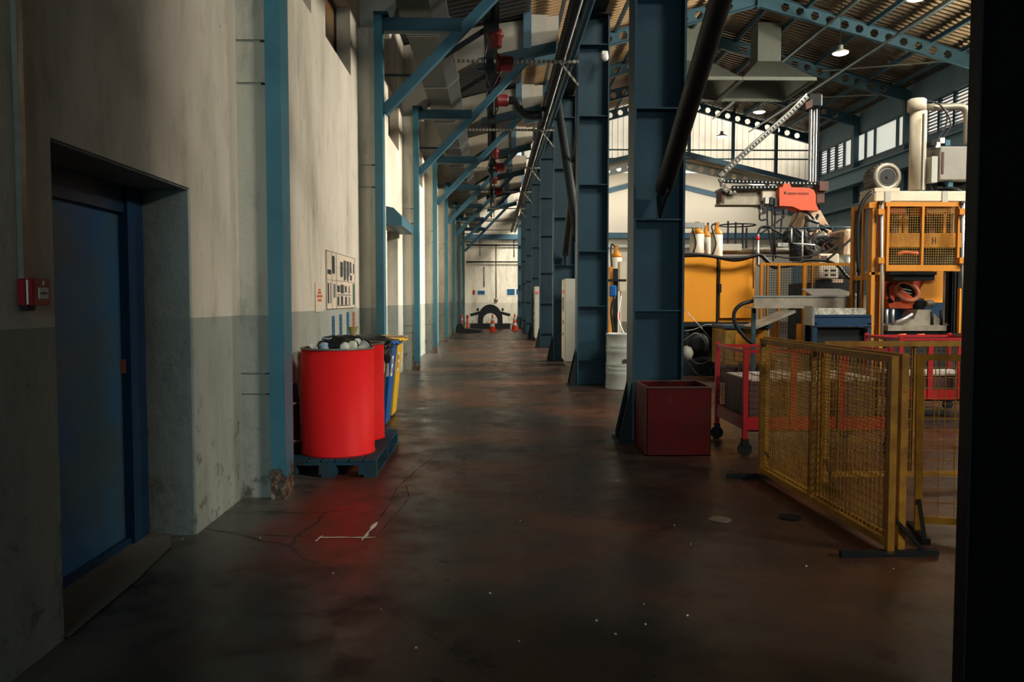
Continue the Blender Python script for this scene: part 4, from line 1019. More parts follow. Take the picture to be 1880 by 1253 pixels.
cart(c2.x+.62+.65, 8.9-.1, 'red wire cart partly hidden by the dark right edge', w=1.1, d=.8, h=.93)
mb = MB(); mb.box(c2.x+1.33, 8.9, .25, c2.x+2.3, 9.5, .62); one('parts_box', 'dark box of parts inside the right far red cart', 'box', mb, M['brownsteel'], (c2.x+1.9,9.2,.25))

# floor drains and chips
for i, (px, py) in enumerate(((1322,955),(1450,951))):
    p = FLR(px, py); mb = MB(); mb.lathe([(.075,.001),(.075,.006),(.06,.008)], p, 24); one('drain_cover', ['round metal drain cover in front of the fence foot','dark round drain cover close beside the front fence'][i], 'drain cover', mb, M['stain'] if i == 0 else M['steel_black'], p, 'drain covers in the floor')
mb = MB(); rnd = random.Random(4)
for (px, py) in ((932,902),(993,913),(955,957),(1000,875),(1182,1110),(953,1178),(764,1190),(1262,1131),(1185,1147),(1640,1045),(612,1053),(438,900),(335,990),(300,1002),(478,988),(1095,1140),(1130,1165),(1480,1040),(900,1090),(700,1120),(1268,1000),(1238,965)):
    p = FLR(px, py); s = rnd.uniform(.002,.005); mb.box(p.x-s,p.y-s*1.5,0,p.x+s,p.y+s,.004)
one('floor_chips', 'small pale chips scattered over the dark floor', 'debris', mb, M['paper'], (0,5,0), kind='stuff')

# ================================================================== MACHINES
# --- amber enclosure with doors
Y = 15.5
bz = W(1300,592,Y).z; tz = W(1300,473,Y).z; xl = W(1222,500,Y).x; xr = W(1388,500,Y).x
g = thing('machine_enclosure', 'amber yellow machine enclosure with two flat doors behind wide column', 'machine enclosure', ((xl+xr)/2, Y+.9, 0))
a = MB(); a.box(xl,Y+.06,bz,xr,Y+1.7,tz); part('casing', a, M['yellow'], g)
a = WB(1222,472,1316,592,Y,Y+.04,b=.01); part('door', a, M['amber'], g)
a = WB(1321,476,1385,585,Y,Y+.04,b=.012); d = part('door', a, M['amber'], g)
a = WB(1320,522,1325,537,Y-.05,Y); part('handle', a, M['black'], d)
a = WB(1316,470,1320,594,Y-.01,Y+.05); part('door_gap_post', a, M['steel_black'], g)
a = WB(1210,592,1392,600,Y-.02,Y+1.7); part('sill', a, M['steel_black'], g)
a = MB(); a.box(xl,Y+.9,.02,xr,Y+1.6,bz); a.box(xl,Y+.1,.0,xr,Y+1.7,.14); part('dark_base', a, M['steel_black'], g)
for px in (1262,1318,1386):
    a = WB(px-3,600,px+3,690,Y+.05,Y+.2); part('leg', a, M['steel_black'], g)
g = thing('pump_unit', 'black pump and cable tangle below the amber doors', 'pump', (W(1285,690,15.2).x, 15.2, 0))
a = MB(); c = W(1283,650,15.3); a.lathe([(.10,-.1),(.20,-.08),(.20,.25),(.15,.3)], (c.x,15.4,.62), 20,'y'); a.box(c.x-.35,15.3,0,c.x+.4,15.9,.32); part('pump_body', a, M['steel_black'], g)
a = MB(); a.lathe([(.04,0),(.11,.02),(.14,.08),(.11,.16),(.03,.2)], (W(1252,652,14.6).x,14.6,.48), 18, 'x'); part('pale_flywheel', a, M['tankgrey'], g)
for j, pts in enumerate((((1255,608),(1275,605),(1300,596),(1325,605)),((1255,625),(1280,612),(1300,640),(1305,665)),((1262,650),(1275,665),(1290,668),(1305,660)),((1258,570),(1290,605),(1318,640)),((1260,640),(1268,620),(1290,602)),((1262,665),(1285,690),(1330,695)))):
    a = WT(pts, 14.9+.04*j, .007); part('cable', a, M['galv'] if j in (0,1,2,3) else M['rubber'], g)

# --- gas cylinders standing on the enclosure
M['cyl'] = mat('off_white_cylinder_paint', (.60,.57,.47), .4, 0, .25)
for i, (px0, px1, yb, yt, yy) in enumerate(((1268,1291,472,418,15.85),(1291,1300,472,424,16.35),(1306,1325,470,419,15.9),(1126,1137,500,440,16.0))):
    p = W((px0+px1)/2, yb, yy); q = W((px0+px1)/2, yt, yy); r_ = (px1-px0)/2/1500*yy*1.12
    if i == 1: r_ = .11
    h_ = max(.42, q.z-tz); zb = tz if i < 3 else p.z
    if i == 3: zb = 0; h_ = 2.4; r_ = .11
    g = thing('gas_cylinder', ['white gas cylinder with yellow shoulder nearest the wide column','partly hidden white gas cylinder between the two others','white gas cylinder with a yellow valve box and curved hose','tall white gas cylinder seen in the gap between two wide columns'][i], 'gas cylinder', (p.x, yy, zb), 'white gas cylinders')
    a = MB(); a.lathe([(r_*.9,0),(r_,.02),(r_,h_-.13)], (p.x,yy,zb), 24); part('body', a, M['cyl'], g)
    a = MB(); a.lathe([(r_,h_-.13),(r_*.9,h_-.08),(r_*.5,h_-.03),(r_*.35,h_)], (p.x,yy,zb), 24); part('shoulder', a, M['yellow'], g)
    a = MB(); a.box(p.x-.035,yy-.035,zb+h_,p.x+.035,yy+.035,zb+h_+.11); part('valve_guard', a, M['yellow'], g)
    a = MB(); a.hose([(p.x-.03,yy-.06,zb+h_+.08),(p.x-.12,yy-.08,zb+h_+.02),(p.x-.06,yy-.16,zb+h_*.5),(p.x-.14,yy-.18,zb+.03)], .018); part('hose', a, M['rubber'], g)
mb = WB(1254,409,1294,418,15.4,15.6); one('grey_crossbar', 'short grey bar above the left gas cylinder', 'bar', mb, M['galv'], W(1270,418,15.4))
# --- round guard rail
g = thing('guard_ring', 'dark ring shaped guard rail on posts above the amber enclosure', 'guard rail', W(1352,462,16.8))
c = W(1354,414,16.8); a = MB(); a.tube([(c.x+.36*math.cos(t*math.pi/16), c.y+.36*math.sin(t*math.pi/16), c.z) for t in range(33)], .014, 8, False); part('ring', a, M['steel_black'], g)
for px, top in ((1337,406),(1351,408),(1364,412),(1371,418),(1300,409)):
    a = WB(px-1.6,top,px+1.6,456,16.7,16.74); part('post', a, M['steel_black'], g)
a = WB(1322,448,1362,460,16.6,17.2); part('platform', a, M['grey_cab'], g)
# --- horizontal steel pipe
mb = MB(); p = W(1322,459,17.2); q = W(1476,460,17.2); mb.tube([p,(q.x,q.y,p.z)], .095, 18); one('exhaust_pipe', 'thick horizontal brown grey pipe above the amber enclosure', 'pipe', mb, M['stain'], p)
# --- black hoses draped over the enclosure
for i, (pts, r_, yy, lab) in enumerate((
    (((1250,466),(1290,468),(1330,474),(1370,473),(1395,468),(1410,480),(1425,490),(1460,486),(1480,478),(1520,480),(1540,490),(1555,508),(1572,514),(1590,500)), .030, 15.2, 'thick black hose looping along machine tops to the press'),
    (((1250,471),(1300,471),(1350,479),(1392,470),(1404,478),(1420,492),(1440,490)), .022, 15.3, 'black hose sagging over the amber doors'),
    (((1390,472),(1420,470),(1450,474),(1500,468),(1530,455),(1552,430)), .016, 15.6, 'thin grey hose climbing toward the cream furnace casing'),
    (((1518,478),(1545,455),(1572,430),(1584,415)), .022, 15.0, 'black hose rising diagonally to the press frame'),
    (((1600,352),(1582,375),(1575,410),(1574,450),(1576,500)), .030, 12.2, 'thick black hose hanging at the left of the press'),
    (((1385,552),(1360,560),(1348,575),(1350,595),(1366,618),(1388,636)), .032, 13.1, 'heavy black hose curving down from the steel trough'),
    (((1390,440),(1395,420),(1410,416),(1425,425),(1436,430)), .020, 15.4, 'curled black hose on top of the upright pipe'))):
    mb = WT(pts, yy, r_); one('black_hose', lab, 'hose', mb, M['rubber'], W(*pts[0][:2], yy), 'hoses round the machines')
g = thing('upright_pipe', 'grey upright pipe with red collar above the amber enclosure', 'pipe', W(1390,490,15.3))
a = WT(((1391,430),(1391,486),(1398,490)), 15.3, .028, smooth=False); part('pipe', a, M['galv'], g)
a = WT(((1391,434),(1391,441)), 15.3, .032, smooth=False); part('collar', a, M['red'], g)
a = WT(((1383,435),(1383,530)), 15.3, .010, smooth=False); part('thin_rod', a, M['steel_black'], g)

# --- olive tank on wheels
Y = 14.2; p = W(1330,672,Y); q = W(1402,603,Y)
g = thing('coolant_tank', 'dirty yellow wheeled tank below the right amber door', 'tank', ((p.x+q.x)/2, Y+.4, 0))
a = MB(); a.box(p.x,Y,p.z,q.x+.1,Y+.85,q.z,.02); part('body', a, M['olive'], g)
a = MB(); a.box(p.x-.04,Y-.04,q.z,q.x+.14,Y+.9,q.z+.05); part('lid', a, M['steel_dark'], g)
a = MB(); a.box(p.x+.18,Y-.012,p.z+.08,q.x,Y,q.z-.1); part('front_panel', a, M['yellow'], g)
for dx_ in (.08,.62):
    a = MB(); a.lathe([(.12,0),(.12,.06)], (p.x+dx_,Y+.02,.12), 18, 'y'); a.box(p.x+dx_-.03,Y,.1,p.x+dx_+.03,Y+.1,p.z); part('wheel', a, M['rubber'], g)
for dx_ in (.08,.62):
    a = MB(); a.lathe([(.12,0),(.12,.06)], (p.x+dx_,Y+.72,.12), 18, 'y'); a.box(p.x+dx_-.03,Y+.7,.1,p.x+dx_+.03,Y+.8,p.z); part('wheel', a, M['rubber'], g)
a = WT(((1340,712),(1335,700),(1350,690),(1362,668)), 14.1, .02); part('tow_bar', a, M['steel_black'], g)
# grey slanted chute
mb = MB(); p = W(1375,602,14.05); q = W(1448,572,14.6); mb.bar(p, q, .30, .05); one('slanting_chute', 'thin grey chute slanting up over the dirty yellow tank', 'chute', mb, M['stain'], p)

# --- steel trough and table
Y = 13.0
g = thing('steel_trough', 'long horizontal grey steel trough in front of the machines', 'trough', (W(1490,555,Y).x, Y, 0))
a = WB(1384,545,1600,564,Y,Y+.04); a = WB(1384,545,1600,564,Y+.45,Y+.49,a); p = W(1384,564,Y); q = W(1600,564,Y); a.box(p.x,Y,p.z-.02,q.x,Y+.49,p.z); part('channel', a, M['stain'], g)
a = WB(1384,543,1600,546,Y-.015,Y+.0); part('lip', a, M['galv'], g)
for px in (1392,1592):
    p = W(px,564,Y); a = MB(); a.box(p.x-.03,Y+.2,0,p.x+.03,Y+.26,p.z); part('leg', a, M['steel_dark'], g)
a = MB(); p = W(1497,545,Y+.05); q = W(1592,545,Y+.05); a.add([(p.x,Y+.05,p.z),(q.x,Y+.05,p.z),(q.x-.1,Y+.9,p.z+.14),(p.x+.1,Y+.9,p.z+.14),(p.x,Y+.05,p.z-.02),(q.x,Y+.05,p.z-.02),(q.x-.1,Y+.9,p.z+.12),(p.x+.1,Y+.9,p.z+.12)], [(0,1,2,3),(7,6,5,4),(0,4,5,1),(1,5,6,2),(2,6,7,3),(3,7,4,0)]); part('splash_plate', a, M['galv'], g)
Y = 11.85
g = thing('quench_table', 'navy blue framed table with a shiny metal back under trough', 'table', (W(1545,600,Y).x, Y+.3, 0))
a = WB(1493,578,1600,600,Y,Y+.05); a = WB(1493,578,1600,582,Y-.015,Y,a); a = WB(1493,596,1600,600,Y-.015,Y,a); part('front_beam', a, M['navy'], g)
a = WB(1491,562,1496,598,Y-.02,Y+.3); part('side_plate', a, M['galv'], g)
a = WB(1496,566,1590,579,Y+.25,Y+.28); part('shiny_back', a, M['sparkle'], g)
p = W(1493,600,Y); q = W(1600,600,Y); zt_ = W(1500,580,Y).z
a = MB(); a.box(p.x,Y+.05,zt_-.05,q.x,Y+.35,zt_-.02); part('top', a, M['stain'], g)
for x in (p.x+.03,q.x-.03):
    for yy in (Y+.02,Y+.32):
        a = MB(); a.box(x-.03,yy-.02,0,x+.03,yy+.03,p.z+.05); part('leg', a, M['navy'], g)
a = MB(); a.box(p.x+.06,Y+.1,.15,q.x-.06,Y+.3,p.z-.02); part('dark_tank', a, M['steel_black'], g)

# --- inner safety fence behind the trough
Y = 14.9
x0_, x1_ = W(1394,500,Y).x, W(1566,500,Y).x; zt_ = W(1480,483,Y).z
g = thing('safety_fence', 'orange yellow posts with dark wire mesh behind the trough', 'safety fence', ((x0_+x1_)/2, Y, 0))
for px, w_ in ((1398,3.5),(1409,2.2),(1430,3),(1477,4.5),(1491,2.5)):
    a = WB(px-w_,484,px+w_,640,Y-.03,Y+.03); b0 = W(px-w_,0,Y).x; b1 = W(px+w_,0,Y).x; a.box(b0,Y-.03,0,b1,Y+.03,1.0); part('post', a, M['yellow'], g)
a = MB(); a.box(x0_,Y-.02,zt_-.05,x1_,Y+.02,zt_); part('top_rail', a, M['yellow'], g)
a = MB(); a.wires((x0_,Y,.3),(x1_-x0_,0,0),(0,0,zt_-.3), 38, 40, .006); part('wire_mesh', a, M['steel_black'], g)

# --- furnace (holding) block with cream stained casing
Y = 16.6
g = thing('casting_furnace', 'rust stained cream furnace casing behind the hoses and trough', 'furnace', (W(1530,500,Y).x, Y+.6, 0))
p = W(1548,478,Y); q = W(1584,416,Y)
a = WB(1551,420,1583,472,16.0,17.2,b=.05); part('side_hopper', a, M['cream_rust'], g)
p0 = W(1463,432,17); p1 = W(1532,432,17); q0 = W(1482,386,17); q1 = W(1506,386,17)
a = MB(); a.prism([(p0.x,p0.z),(p1.x,p1.z),(q1.x,q1.z),(q0.x,q0.z)], 17.0, 17.8, 'y'); part('cone_neck', a, M['cream_rust'], g)
a = WB(1500,432,1550,545,17.0,17.9); part('core', a, M['cream_rust'], g)
a = MB(); b0 = W(1495,0,17).x; b1 = W(1585,0,17).x; a.box(b0,16.9,0,b1,18.2,W(1500,520,17).z); part('plinth', a, M['steel_black'], g)
a = MB(); a.lathe([(.24,0),(.26,.02),(.26,.42),(.22,.45)], (W(1564,500,15.6).x,15.8,W(1564,512,15.6).z), 24); part('round_pot', a, M['galv'], g)
g2 = thing('junction_box', 'cream box with two small vents hanging behind wire mesh', 'junction box', W(1522,512,15.4))
a = WB(1504,466,1541,512,15.5,15.9,b=.02); bx_ = part('body', a, M['cream'], g2)
a = WB(1507,470,1519,480,15.49,15.5); part('rust_plate', a, M['brownsteel'], bx_)
a = MB()
for yy in (495,503): a = WB(1514,yy,1520,yy+4,15.49,15.5,a); a = WB(1525,yy,1535,yy+4,15.49,15.5,a)
part('vents', a, M['ink'], bx_)
a = WB(1504,513,1528,535,15.6,15.8); part('bracket', a, M['steel_black'], g2)
# valve and pipe tangle
g = thing('pipe_manifold', 'tangle of dark pipes, rods and valves above the safety fence', 'pipe manifold', W(1480,475,16.3))
rnd = random.Random(11)
a = WT(((1473,425),(1473,476)), 16.2, .018, smooth=False); part('silver_rod', a, M['galv_pale'], g)
a = WT(((1453,420),(1453,445)), 16.2, .014, smooth=False); part('silver_rod', a, M['galv_pale'], g)
a = WT(((1456,447),(1496,450)), 16.1, .014, smooth=False); part('silver_rod', a, M['galv_pale'], g)
a = WT(((1400,419),(1470,419),(1540,417),(1568,418)), 16.4, .016, smooth=False); part('top_pipe', a, M['steel_dark'], g)
for j in range(16):
    x_, y_ = rnd.uniform(1478,1528), rnd.uniform(402,465)
    a = WT(((x_,y_),(x_+rnd.uniform(-22,22),y_+rnd.uniform(-22,22)),(x_+rnd.uniform(-18,24),y_+rnd.uniform(-6,26))), 16.5+rnd.uniform(-.2,.3), rnd.choice((.012,.02,.03)))
    part('pipe', a, rnd.choice((M['steel_black'],M['brownsteel'],M['galv'],M['steel_black'])), g)
for (x_,y_,s_) in ((1452,438,.16),(1470,430,.12),(1505,440,.15),(1514,441,.11),(1492,455,.17),(1489,415,.13)):
    c = W(x_,y_,16.5); a = MB(); a.lathe([(s_*.6,-.1),(s_,-.08),(s_,.06),(s_*.5,.1)], c, 16, 'y'); part('valve_body', a, rnd.choice((M['motor'],M['steel_black'],M['brownsteel'])), g)
rnd2 = random.Random(21); a = MB()
for j in range(34):
    x_, y_ = rnd2.uniform(1445,1545), rnd2.uniform(398,478)
    WT(((x_,y_),(x_+rnd2.uniform(-14,14),y_+rnd2.uniform(-10,10)),(x_+rnd2.uniform(-18,18),y_+rnd2.uniform(-14,14))), 16.3+rnd2.uniform(-.1,.2), rnd2.choice((.008,.012,.018)), a, n=6)
part('small_pipework', a, M['steel_black'], g)['kind'] = 'stuff'
a = WB(1462,452,1500,478,16.5,16.9); part('dark_gearbox', a, M['steel_black'], g)
a = WB(1428,446,1448,453,16.4,16.8); part('foot_block', a, M['galv'], g)

# --- linear robot (gantry feeder)
Y = 16.8
g = thing('gantry_feeder', 'orange covered gantry feeder with tall silver mast and cable chains', 'gantry robot', W(1470,430,17.0))
a = WB(1325,349,1442,374,Y,Y+.35); a = WB(1323,346,1444,350,Y-.04,Y+.4,a); a = WB(1323,372,1444,376,Y-.04,Y+.4,a); part('boom', a, M['stain'], g)
a = WB(1325,351,1330,374,Y-.05,Y+.38); part('boom_end', a, M['brownsteel'], g)
a = WB(1400,350,1432,368,Y-.12,Y); part('bracket_plate', a, M['cream'], g)
ctr = W(1466,362,Y)
pol = [(1431,344),(1437,344),(1439,337),(1450,337),(1453,344),(1485,345),(1494,349),(1498,358),(1498,374),(1504,387),(1470,386),(1455,379),(1431,378)]
a = MB(); a.prism([(W(x,y,Y-.3).x, W(x,y,Y-.3).z) for x,y in pol], Y-.3, Y+.15, 'y'); cov = part('cover', a, M['cover'], g)
# lettering on the cover
fc = bpy.data.curves.new('lettering', 'FONT'); fc.body = 'ERDEM MAKİNA'; fc.size = .105; fc.extrude = .002
fo = bpy.data.objects.new('lettering_tmp', fc); COL.objects.link(fo)
bpy.context.view_layer.update()
me = bpy.data.meshes.new_from_object(fo.evaluated_get(bpy.context.evaluated_depsgraph_get()))
COL.objects.unlink(fo); bpy.data.objects.remove(fo)
s_ = W(1485,356,Y-.3).x-W(1446,356,Y-.3).x; xs = [v.co.x for v in me.vertices]; sc_ = s_/(max(xs)-min(xs)) if xs else 1
o0 = W(1446,357.5,Y-.3)
rt = root_of(cov).location
for v in me.vertices: v.co = Vector((o0.x+(v.co.x-min(xs))*sc_-rt.x, Y-.304+v.co.z-rt.y, o0.z+v.co.y*sc_*1.0-rt.z))
me.materials.append(M['ink']); lo = bpy.data.objects.new('lettering', me); COL.objects.link(lo); lo.parent = cov
a = WB(1440,352,1443,357,Y-.306,Y-.3); part('logo_mark', a, M['ink'], cov)
# cable chains
def chain(pts, Y, w, name, mt, par, step=6.0):
    P = [W(x,y,Y) for x,y in pts]; a = MB()
    for p, q in zip(P, P[1:]):
        d = q-p; n = max(1, int(d.length/.075)); u = d.normalized()
        for i in range(n): a.bar(p+d*(i/n), p+d*((i+.82)/n), .09, w, (0,0,1) if abs(u.z) < .9 else (1,0,0))
    o = part(name, a, mt, par)
    a = MB()
    for p, q in zip(P, P[1:]):
        d = q-p; n = max(1, int(d.length/.075))
        for i in range(n): c = p+d*((i+.4)/n); a.box(c.x-.012,c.y-.05,c.z-.012,c.x+.012,c.y-.046,c.z+.012)
    part('chain_pins', a, M['galv_pale'], o)
chain([(1326,333),(1506,338)], Y-.1, .07, 'upper_chain', M['steel_black'], g)
chain([(1344,345),(1428,344)], Y-.15, .08, 'lower_chain', M['steel_black'], g)
chain([(1326,333),(1322,325),(1330,315),(1392,259),(1450,208),(1482,176)], Y-.2, .11, 'diagonal_chain', M['motor'], g)
P_ = [W(x,y,Y-.26) for x,y in ((1331,309),(1392,255),(1450,204),(1481,172))]; a = MB(); a.tube(P_, .014, 6); part('chain_edge', a, M['galv_pale'], g)
chain([(1326,333),(1328,345),(1338,353),(1352,352)], Y-.1, .10, 'chain_bend', M['motor'], g)
a = MB(); p = W(1488,345,Y); 
for i, px in enumerate((1489,1494,1499)): a = WB(px-2,190,px+2,343,Y+(.05 if i == 1 else 0),Y+.12,a)
part('mast', a, M['chrome'], g)
a = WB(1502,180,1504,343,Y+.02,Y+.1); part('mast_rail', a, M['steel_black'], g)
a = WB(1484,171,1511,196,Y-.15,Y+.3,b=.03); part('mast_head', a, M['steel_black'], g)
a = MB(); a.prism([(W(x,y,Y-.1).x, W(x,y,Y-.1).z) for x,y in ((1472,193),(1485,186),(1485,200),(1473,205))], Y-.3,Y-.15,'y'); part('head_plate', a, M['brownsteel'], g)
a = WB(1505,333,1521,350,Y-.2,Y+.25); part('counterweight', a, M['brownsteel'], g)
a = WB(1500,352,1514,372,Y-.1,Y+.35); part('counterweight', a, M['brownsteel'], g)
a = WB(1498,336,1508,346,Y-.1,Y+.1); part('drive', a, M['steel_black'], g)
# gripper valves and cables hanging below boom
for (x0,y0,x1,y1) in ((1405,362,1412,374),(1414,362,1420,376),(1422,364,1428,380),(1396,375,1402,384),(1401,380,1408,392),(1424,388,1436,394),(1440,384,1446,394)):
    a = WB(x0,y0,x1,y1,Y-.25,Y-.1); part('valve', a, M['black'] if x0 != 1405 else M['galv'], g)
a = WT(((1396,384),(1397,395)), Y-.2, .045, smooth=False); part('filter_bowl', a, M['stain'], g)
for pts in (((1409,374),(1409,410),(1414,440),(1420,480)),((1417,376),(1418,420),(1421,470)),((1424,380),(1422,430),(1424,475)),((1441,384),(1436,400),(1432,440)),((1465,386),(1462,400),(1445,422),(1425,440)),((1396,382),(1395,403),(1408,403)),((1440,398),(1410,420),(1395,430)),((1470,385),(1485,392),(1494,402),(1502,415))):
    a = WT(pts, Y-.2, .03 if pts[0][0] == 1470 else .018); part('hanging_cable', a, M['rubber'], g)

# --- hydraulic press with yellow guard frame
Y = 12.3
xL, xR_ = W(1604,600,Y).x, W(1784,600,Y).x; D = .6
g = thing('hydraulic_press', 'tall yellow framed hydraulic press with mesh gate and cream head', 'press', ((xL+xR_)/2, Y+D/2, 0))
zT = W(1700,371,Y).z
def up(px0, px1, y0, y1, nm='upright', mt='yellow', zlo=0, ptop=372):
    x0 = W(px0,500,Y).x; x1 = W(px1,500,Y).x; a = MB(); a.box(x0,y0,zlo,x1,y1,W(1700,ptop,Y).z); return part(nm, a, M[mt], g)
up(1597,1604,Y-.05,Y+.1); up(1613,1621,Y-.05,Y+.08); up(1771,1776,Y,Y+.08); up(1782,1790,Y,Y+.1)
up(1604,1613,Y+.5,Y+.56,'dark_infill','steel_black'); up(1597,1603,Y+D,Y+D+.1); up(1782,1790,Y+D,Y+D+.1); up(1598,1602,Y+.28,Y+.33)
a = WB(1596,372,1622,382,Y-.06,Y+.1); part('cross_bar', a, M['yellow'], g)
a = WB(1596,500,1620,505,Y-.05,Y+.08); part('cross_bar', a, M['yellow'], g)
for z in (.6, 1.75, 2.85):
    a = MB(); a.box(xL-.06,Y,z,xL-.0,Y+D,z+.07); part('side_bar', a, M['yellow'], g)
for px in (1619,1768):
    a = WT(((px,370),(px,625)), Y-.12, .022, smooth=False); part('guide_rod', a, M['chrome'], g)
    for py_ in (388,478):
        a = WB(px-6,py_-5,px+5,py_+6,Y-.17,Y-.06); part('rod_bearing', a, M['yellow'], g)
    a = WB(px-3,369,px+3,374,Y-.16,Y-.06); part('rod_cap', a, M['black'], g)
# gate
yg = Y-.10
gt = WB(1627,371,1764,379,yg,yg+.06); gt = WB(1627,487,1764,498,yg,yg+.06,gt); gt = WB(1627,379,1634,487,yg,yg+.06,gt); gt = WB(1757,379,1764,487,yg,yg+.06,gt); gt = WB(1691,379,1698,487,yg,yg+.06,gt)
gate = part('gate', gt, M['yellow'], g)
for (a0,a1) in ((1634,1691),(1698,1757)):
    p = W(a0,487,yg); q = W(a1,379,yg); a = MB(); a.wires((p.x,yg+.03,p.z),(q.x-p.x,0,0),(0,0,q.z-p.z), 13, 24, .0042); part('gate_mesh', a, M['olive'], gate)
a = WB(1612,374,1776,498,Y+.86,Y+.9); part('dark_backing', a, M['steel_black'], g)  # sheet added to darken the opening behind the gate
a = WB(1622,428,1770,454,Y+.35,Y+.75); part('slide_beam', a, M['yellow'], g)
fc2 = WB(1711,436,1713,448,Y+.345,Y+.35); fc2 = WB(1717,436,1719,448,Y+.345,Y+.35,fc2); fc2 = WB(1711,441,1719,443,Y+.345,Y+.35,fc2); part('stencil_mark', fc2, M['ink'], g)
a = WB(1633,376,1664,392,Y+.3,Y+.8); part('upper_block', a, M['cover'], g)
a = WB(1702,376,1745,392,Y+.3,Y+.8); part('upper_block', a, M['yellow'], g)
a = WB(1614,400,1775,428,Y+.78,Y+.85); part('dark_ram_plate', a, M['steel_black'], g)
for (x_,w_) in ((1645,6),(1712,6),(1748,3),(1735,3),(1652,3),(1664,4)):
    a = WB(x_-w_,392,x_+w_,428,Y+.5,Y+.6); part('ram_detail', a, rnd.choice((M['yellow'],M['brownsteel'],M['galv'])), g)
a = WB(1630,456,1762,486,Y+.5,Y+.9); part('die_carrier', a, M['steel_black'], g)
a = WT(((1648,467),(1662,464),(1685,466)), Y+.3, .03); part('orange_hose', a, M['cover'], g)
a = WB(1633,499,1720,505,Y+.1,Y+.8); a = WB(1640,505,1716,515,Y+.12,Y+.75,a); part('platen', a, M['steel_black'], g)
a = WB(1621,498,1732,556,Y+1.35,Y+1.4); part('back_panel', a, M['amber'], g)
a = WB(1621,556,1732,625,Y+1.36,Y+1.4); part('blue_skirt', a, M['navy'], g)
for px in (1735,1741,1752,1758):
    a = WB(px-1.6,500,px+1.6,612,Y+.3,Y+.35); part('inner_rod', a, M['chrome'] if px == 1735 else M['steel_black'], g)
a = WB(1736,498,1764,620,Y+.6,Y+.7); part('dark_side_panel', a, M['steel_black'], g)
a = WB(1760,530,1766,612,Y-.02,Y+.04); part('light_bar', a, M['amber'], g)
a = WB(1630,598,1738,608,Y+.1,Y+1.2); part('bed', a, M['stain'], g)
p = W(1630,608,Y+.1); q = W(1738,608,Y+.1); a = MB(); a.box(p.x,Y+.15,0,q.x,Y+1.2,p.z); part('bed_base', a, M['steel_black'], g)
for px, t in ((1628,568),(1639,568),(1728,570),(1711,572)):
    a = WT(((px,t),(px,598)), Y+.3, .025, smooth=False); part('die_pin', a, M['galv'] if px < 1640 else M['steel_black'], g)
a = MB(); p = W(1690,597,Y+.4); a.prism([(p.x-.38,p.z),(p.x+.40,p.z),(p.x+.22,p.z+.12),(p.x+.10,p.z+.24),(p.x-.10,p.z+.24),(p.x-.16,p.z+.10)], Y+.3, Y+.7, 'y'); part('lower_die', a, M['stain'], g)
a = WT(((1645,592),(1660,586),(1675,577)), Y+.2, .022, smooth=False); part('clamp_lever', a, M['chrome'], g)
for px in (1656,1690):
    a = WT(((px-7,616),(px+7,615)), Y-.2, .018, smooth=False); part('bed_handle', a, M['orange'] if px < 1670 else M['cover'], g)
# head
a = WB(1606,351,1790,371,Y+.05,Y+D,b=.02); part('cream_crosshead', a, M['cream'], g)
for x_ in (1625,1730): 
    a = WB(x_,351,x_+11,371,Y+.03,Y+.05); part('grey_band', a, M['grey_cab'], g)
p = W(1683,350,Y+.32); q = W(1683,205,Y+.32); r_ = 14.5/1500*(Y+.32)
a = MB(); a.lathe([(r_,0),(r_,q.z-p.z)], p, 32); part('main_cylinder', a, M['cream'], g)
a = MB(); a.lathe([(r_*1.12,0),(r_*1.12,.17),(r_*.9,.19)], q, 32); part('cylinder_cap', a, M['cream'], g)
a = MB(); t_ = W(1683,188,Y+.32); a.lathe([(.06,0),(.06,.07)], (t_.x-.02,t_.y,t_.z-.02), 14); part('cap_plug', a, M['steel_black'], g)
a = WB(1693.5,208,1700,349,Y+.08,Y+.14); part('grey_sensor_rail', a, M['grey_cab'], g)
a = MB(); pts = [W(x,y,Y+.36) for x,y in ((1698,197),(1730,197),(1762,196),(1772,202),(1776,215),(1776,240),(1776,266))]; a.hose(pts, .055, 14); part('return_pipe', a, M['stain'], g)
c = W(1629,325,Y+.1); 
a = MB(); a.lathe([(.02,.42),(.19,.40),(.215,.34),(.215,.06),(.195,.0),(.12,-.012)], c, 32, 'y', caps=False); part('motor_body', a, M['motor'], g)
a = MB()
for i in range(24): 
    t = 2*math.pi*i/24; a.box(c.x+.225*math.cos(t)-.006,c.y+.1,c.z+.225*math.sin(t)-.006,c.x+.225*math.cos(t)+.006,c.y+.33,c.z+.225*math.sin(t)+.006)
part('motor_fins', a, M['motor'], g)
a = MB(); a.lathe([(.135,0),(.001,0)], (c.x,c.y-.006,c.z), 8, 'y', caps=False); a.lathe([(.02,-.02),(.001,-.02)], (c.x,c.y-.006,c.z), 12,'y',caps=False); part('motor_grille', a, M['black'], g)
a = MB(); a.lathe([(.215,0),(.195,-.02),(.145,-.02),(.14,0)], (c.x,c.y-.004,c.z), 32, 'y', caps=False); part('motor_ring', a, M['stain'], g)
a = WB(1606,345,1652,352,Y+.05,Y+.55); part('motor_mount', a, M['cream'], g)
a = WB(1617,300,1640,308,Y+.2,Y+.5); part('terminal_box', a, M['stain'], g)
a = WB(1725,269,1795,331,Y+.1,Y+.7,b=.015); tk = part('oil_tank', a, M['tankgrey'], g)
a = WB(1729,279,1734,319,Y+.085,Y+.1,b=.004); part('sight_gauge', a, M['brownsteel'], tk)
a = WB(1710,287,1722,335,Y+.1,Y+.3); part('junction_panel', a, M['grey_cab'], g)
a = WB(1722,332,1795,350,Y+.3,Y+.6); part('tank_stand', a, M['steel_black'], g)
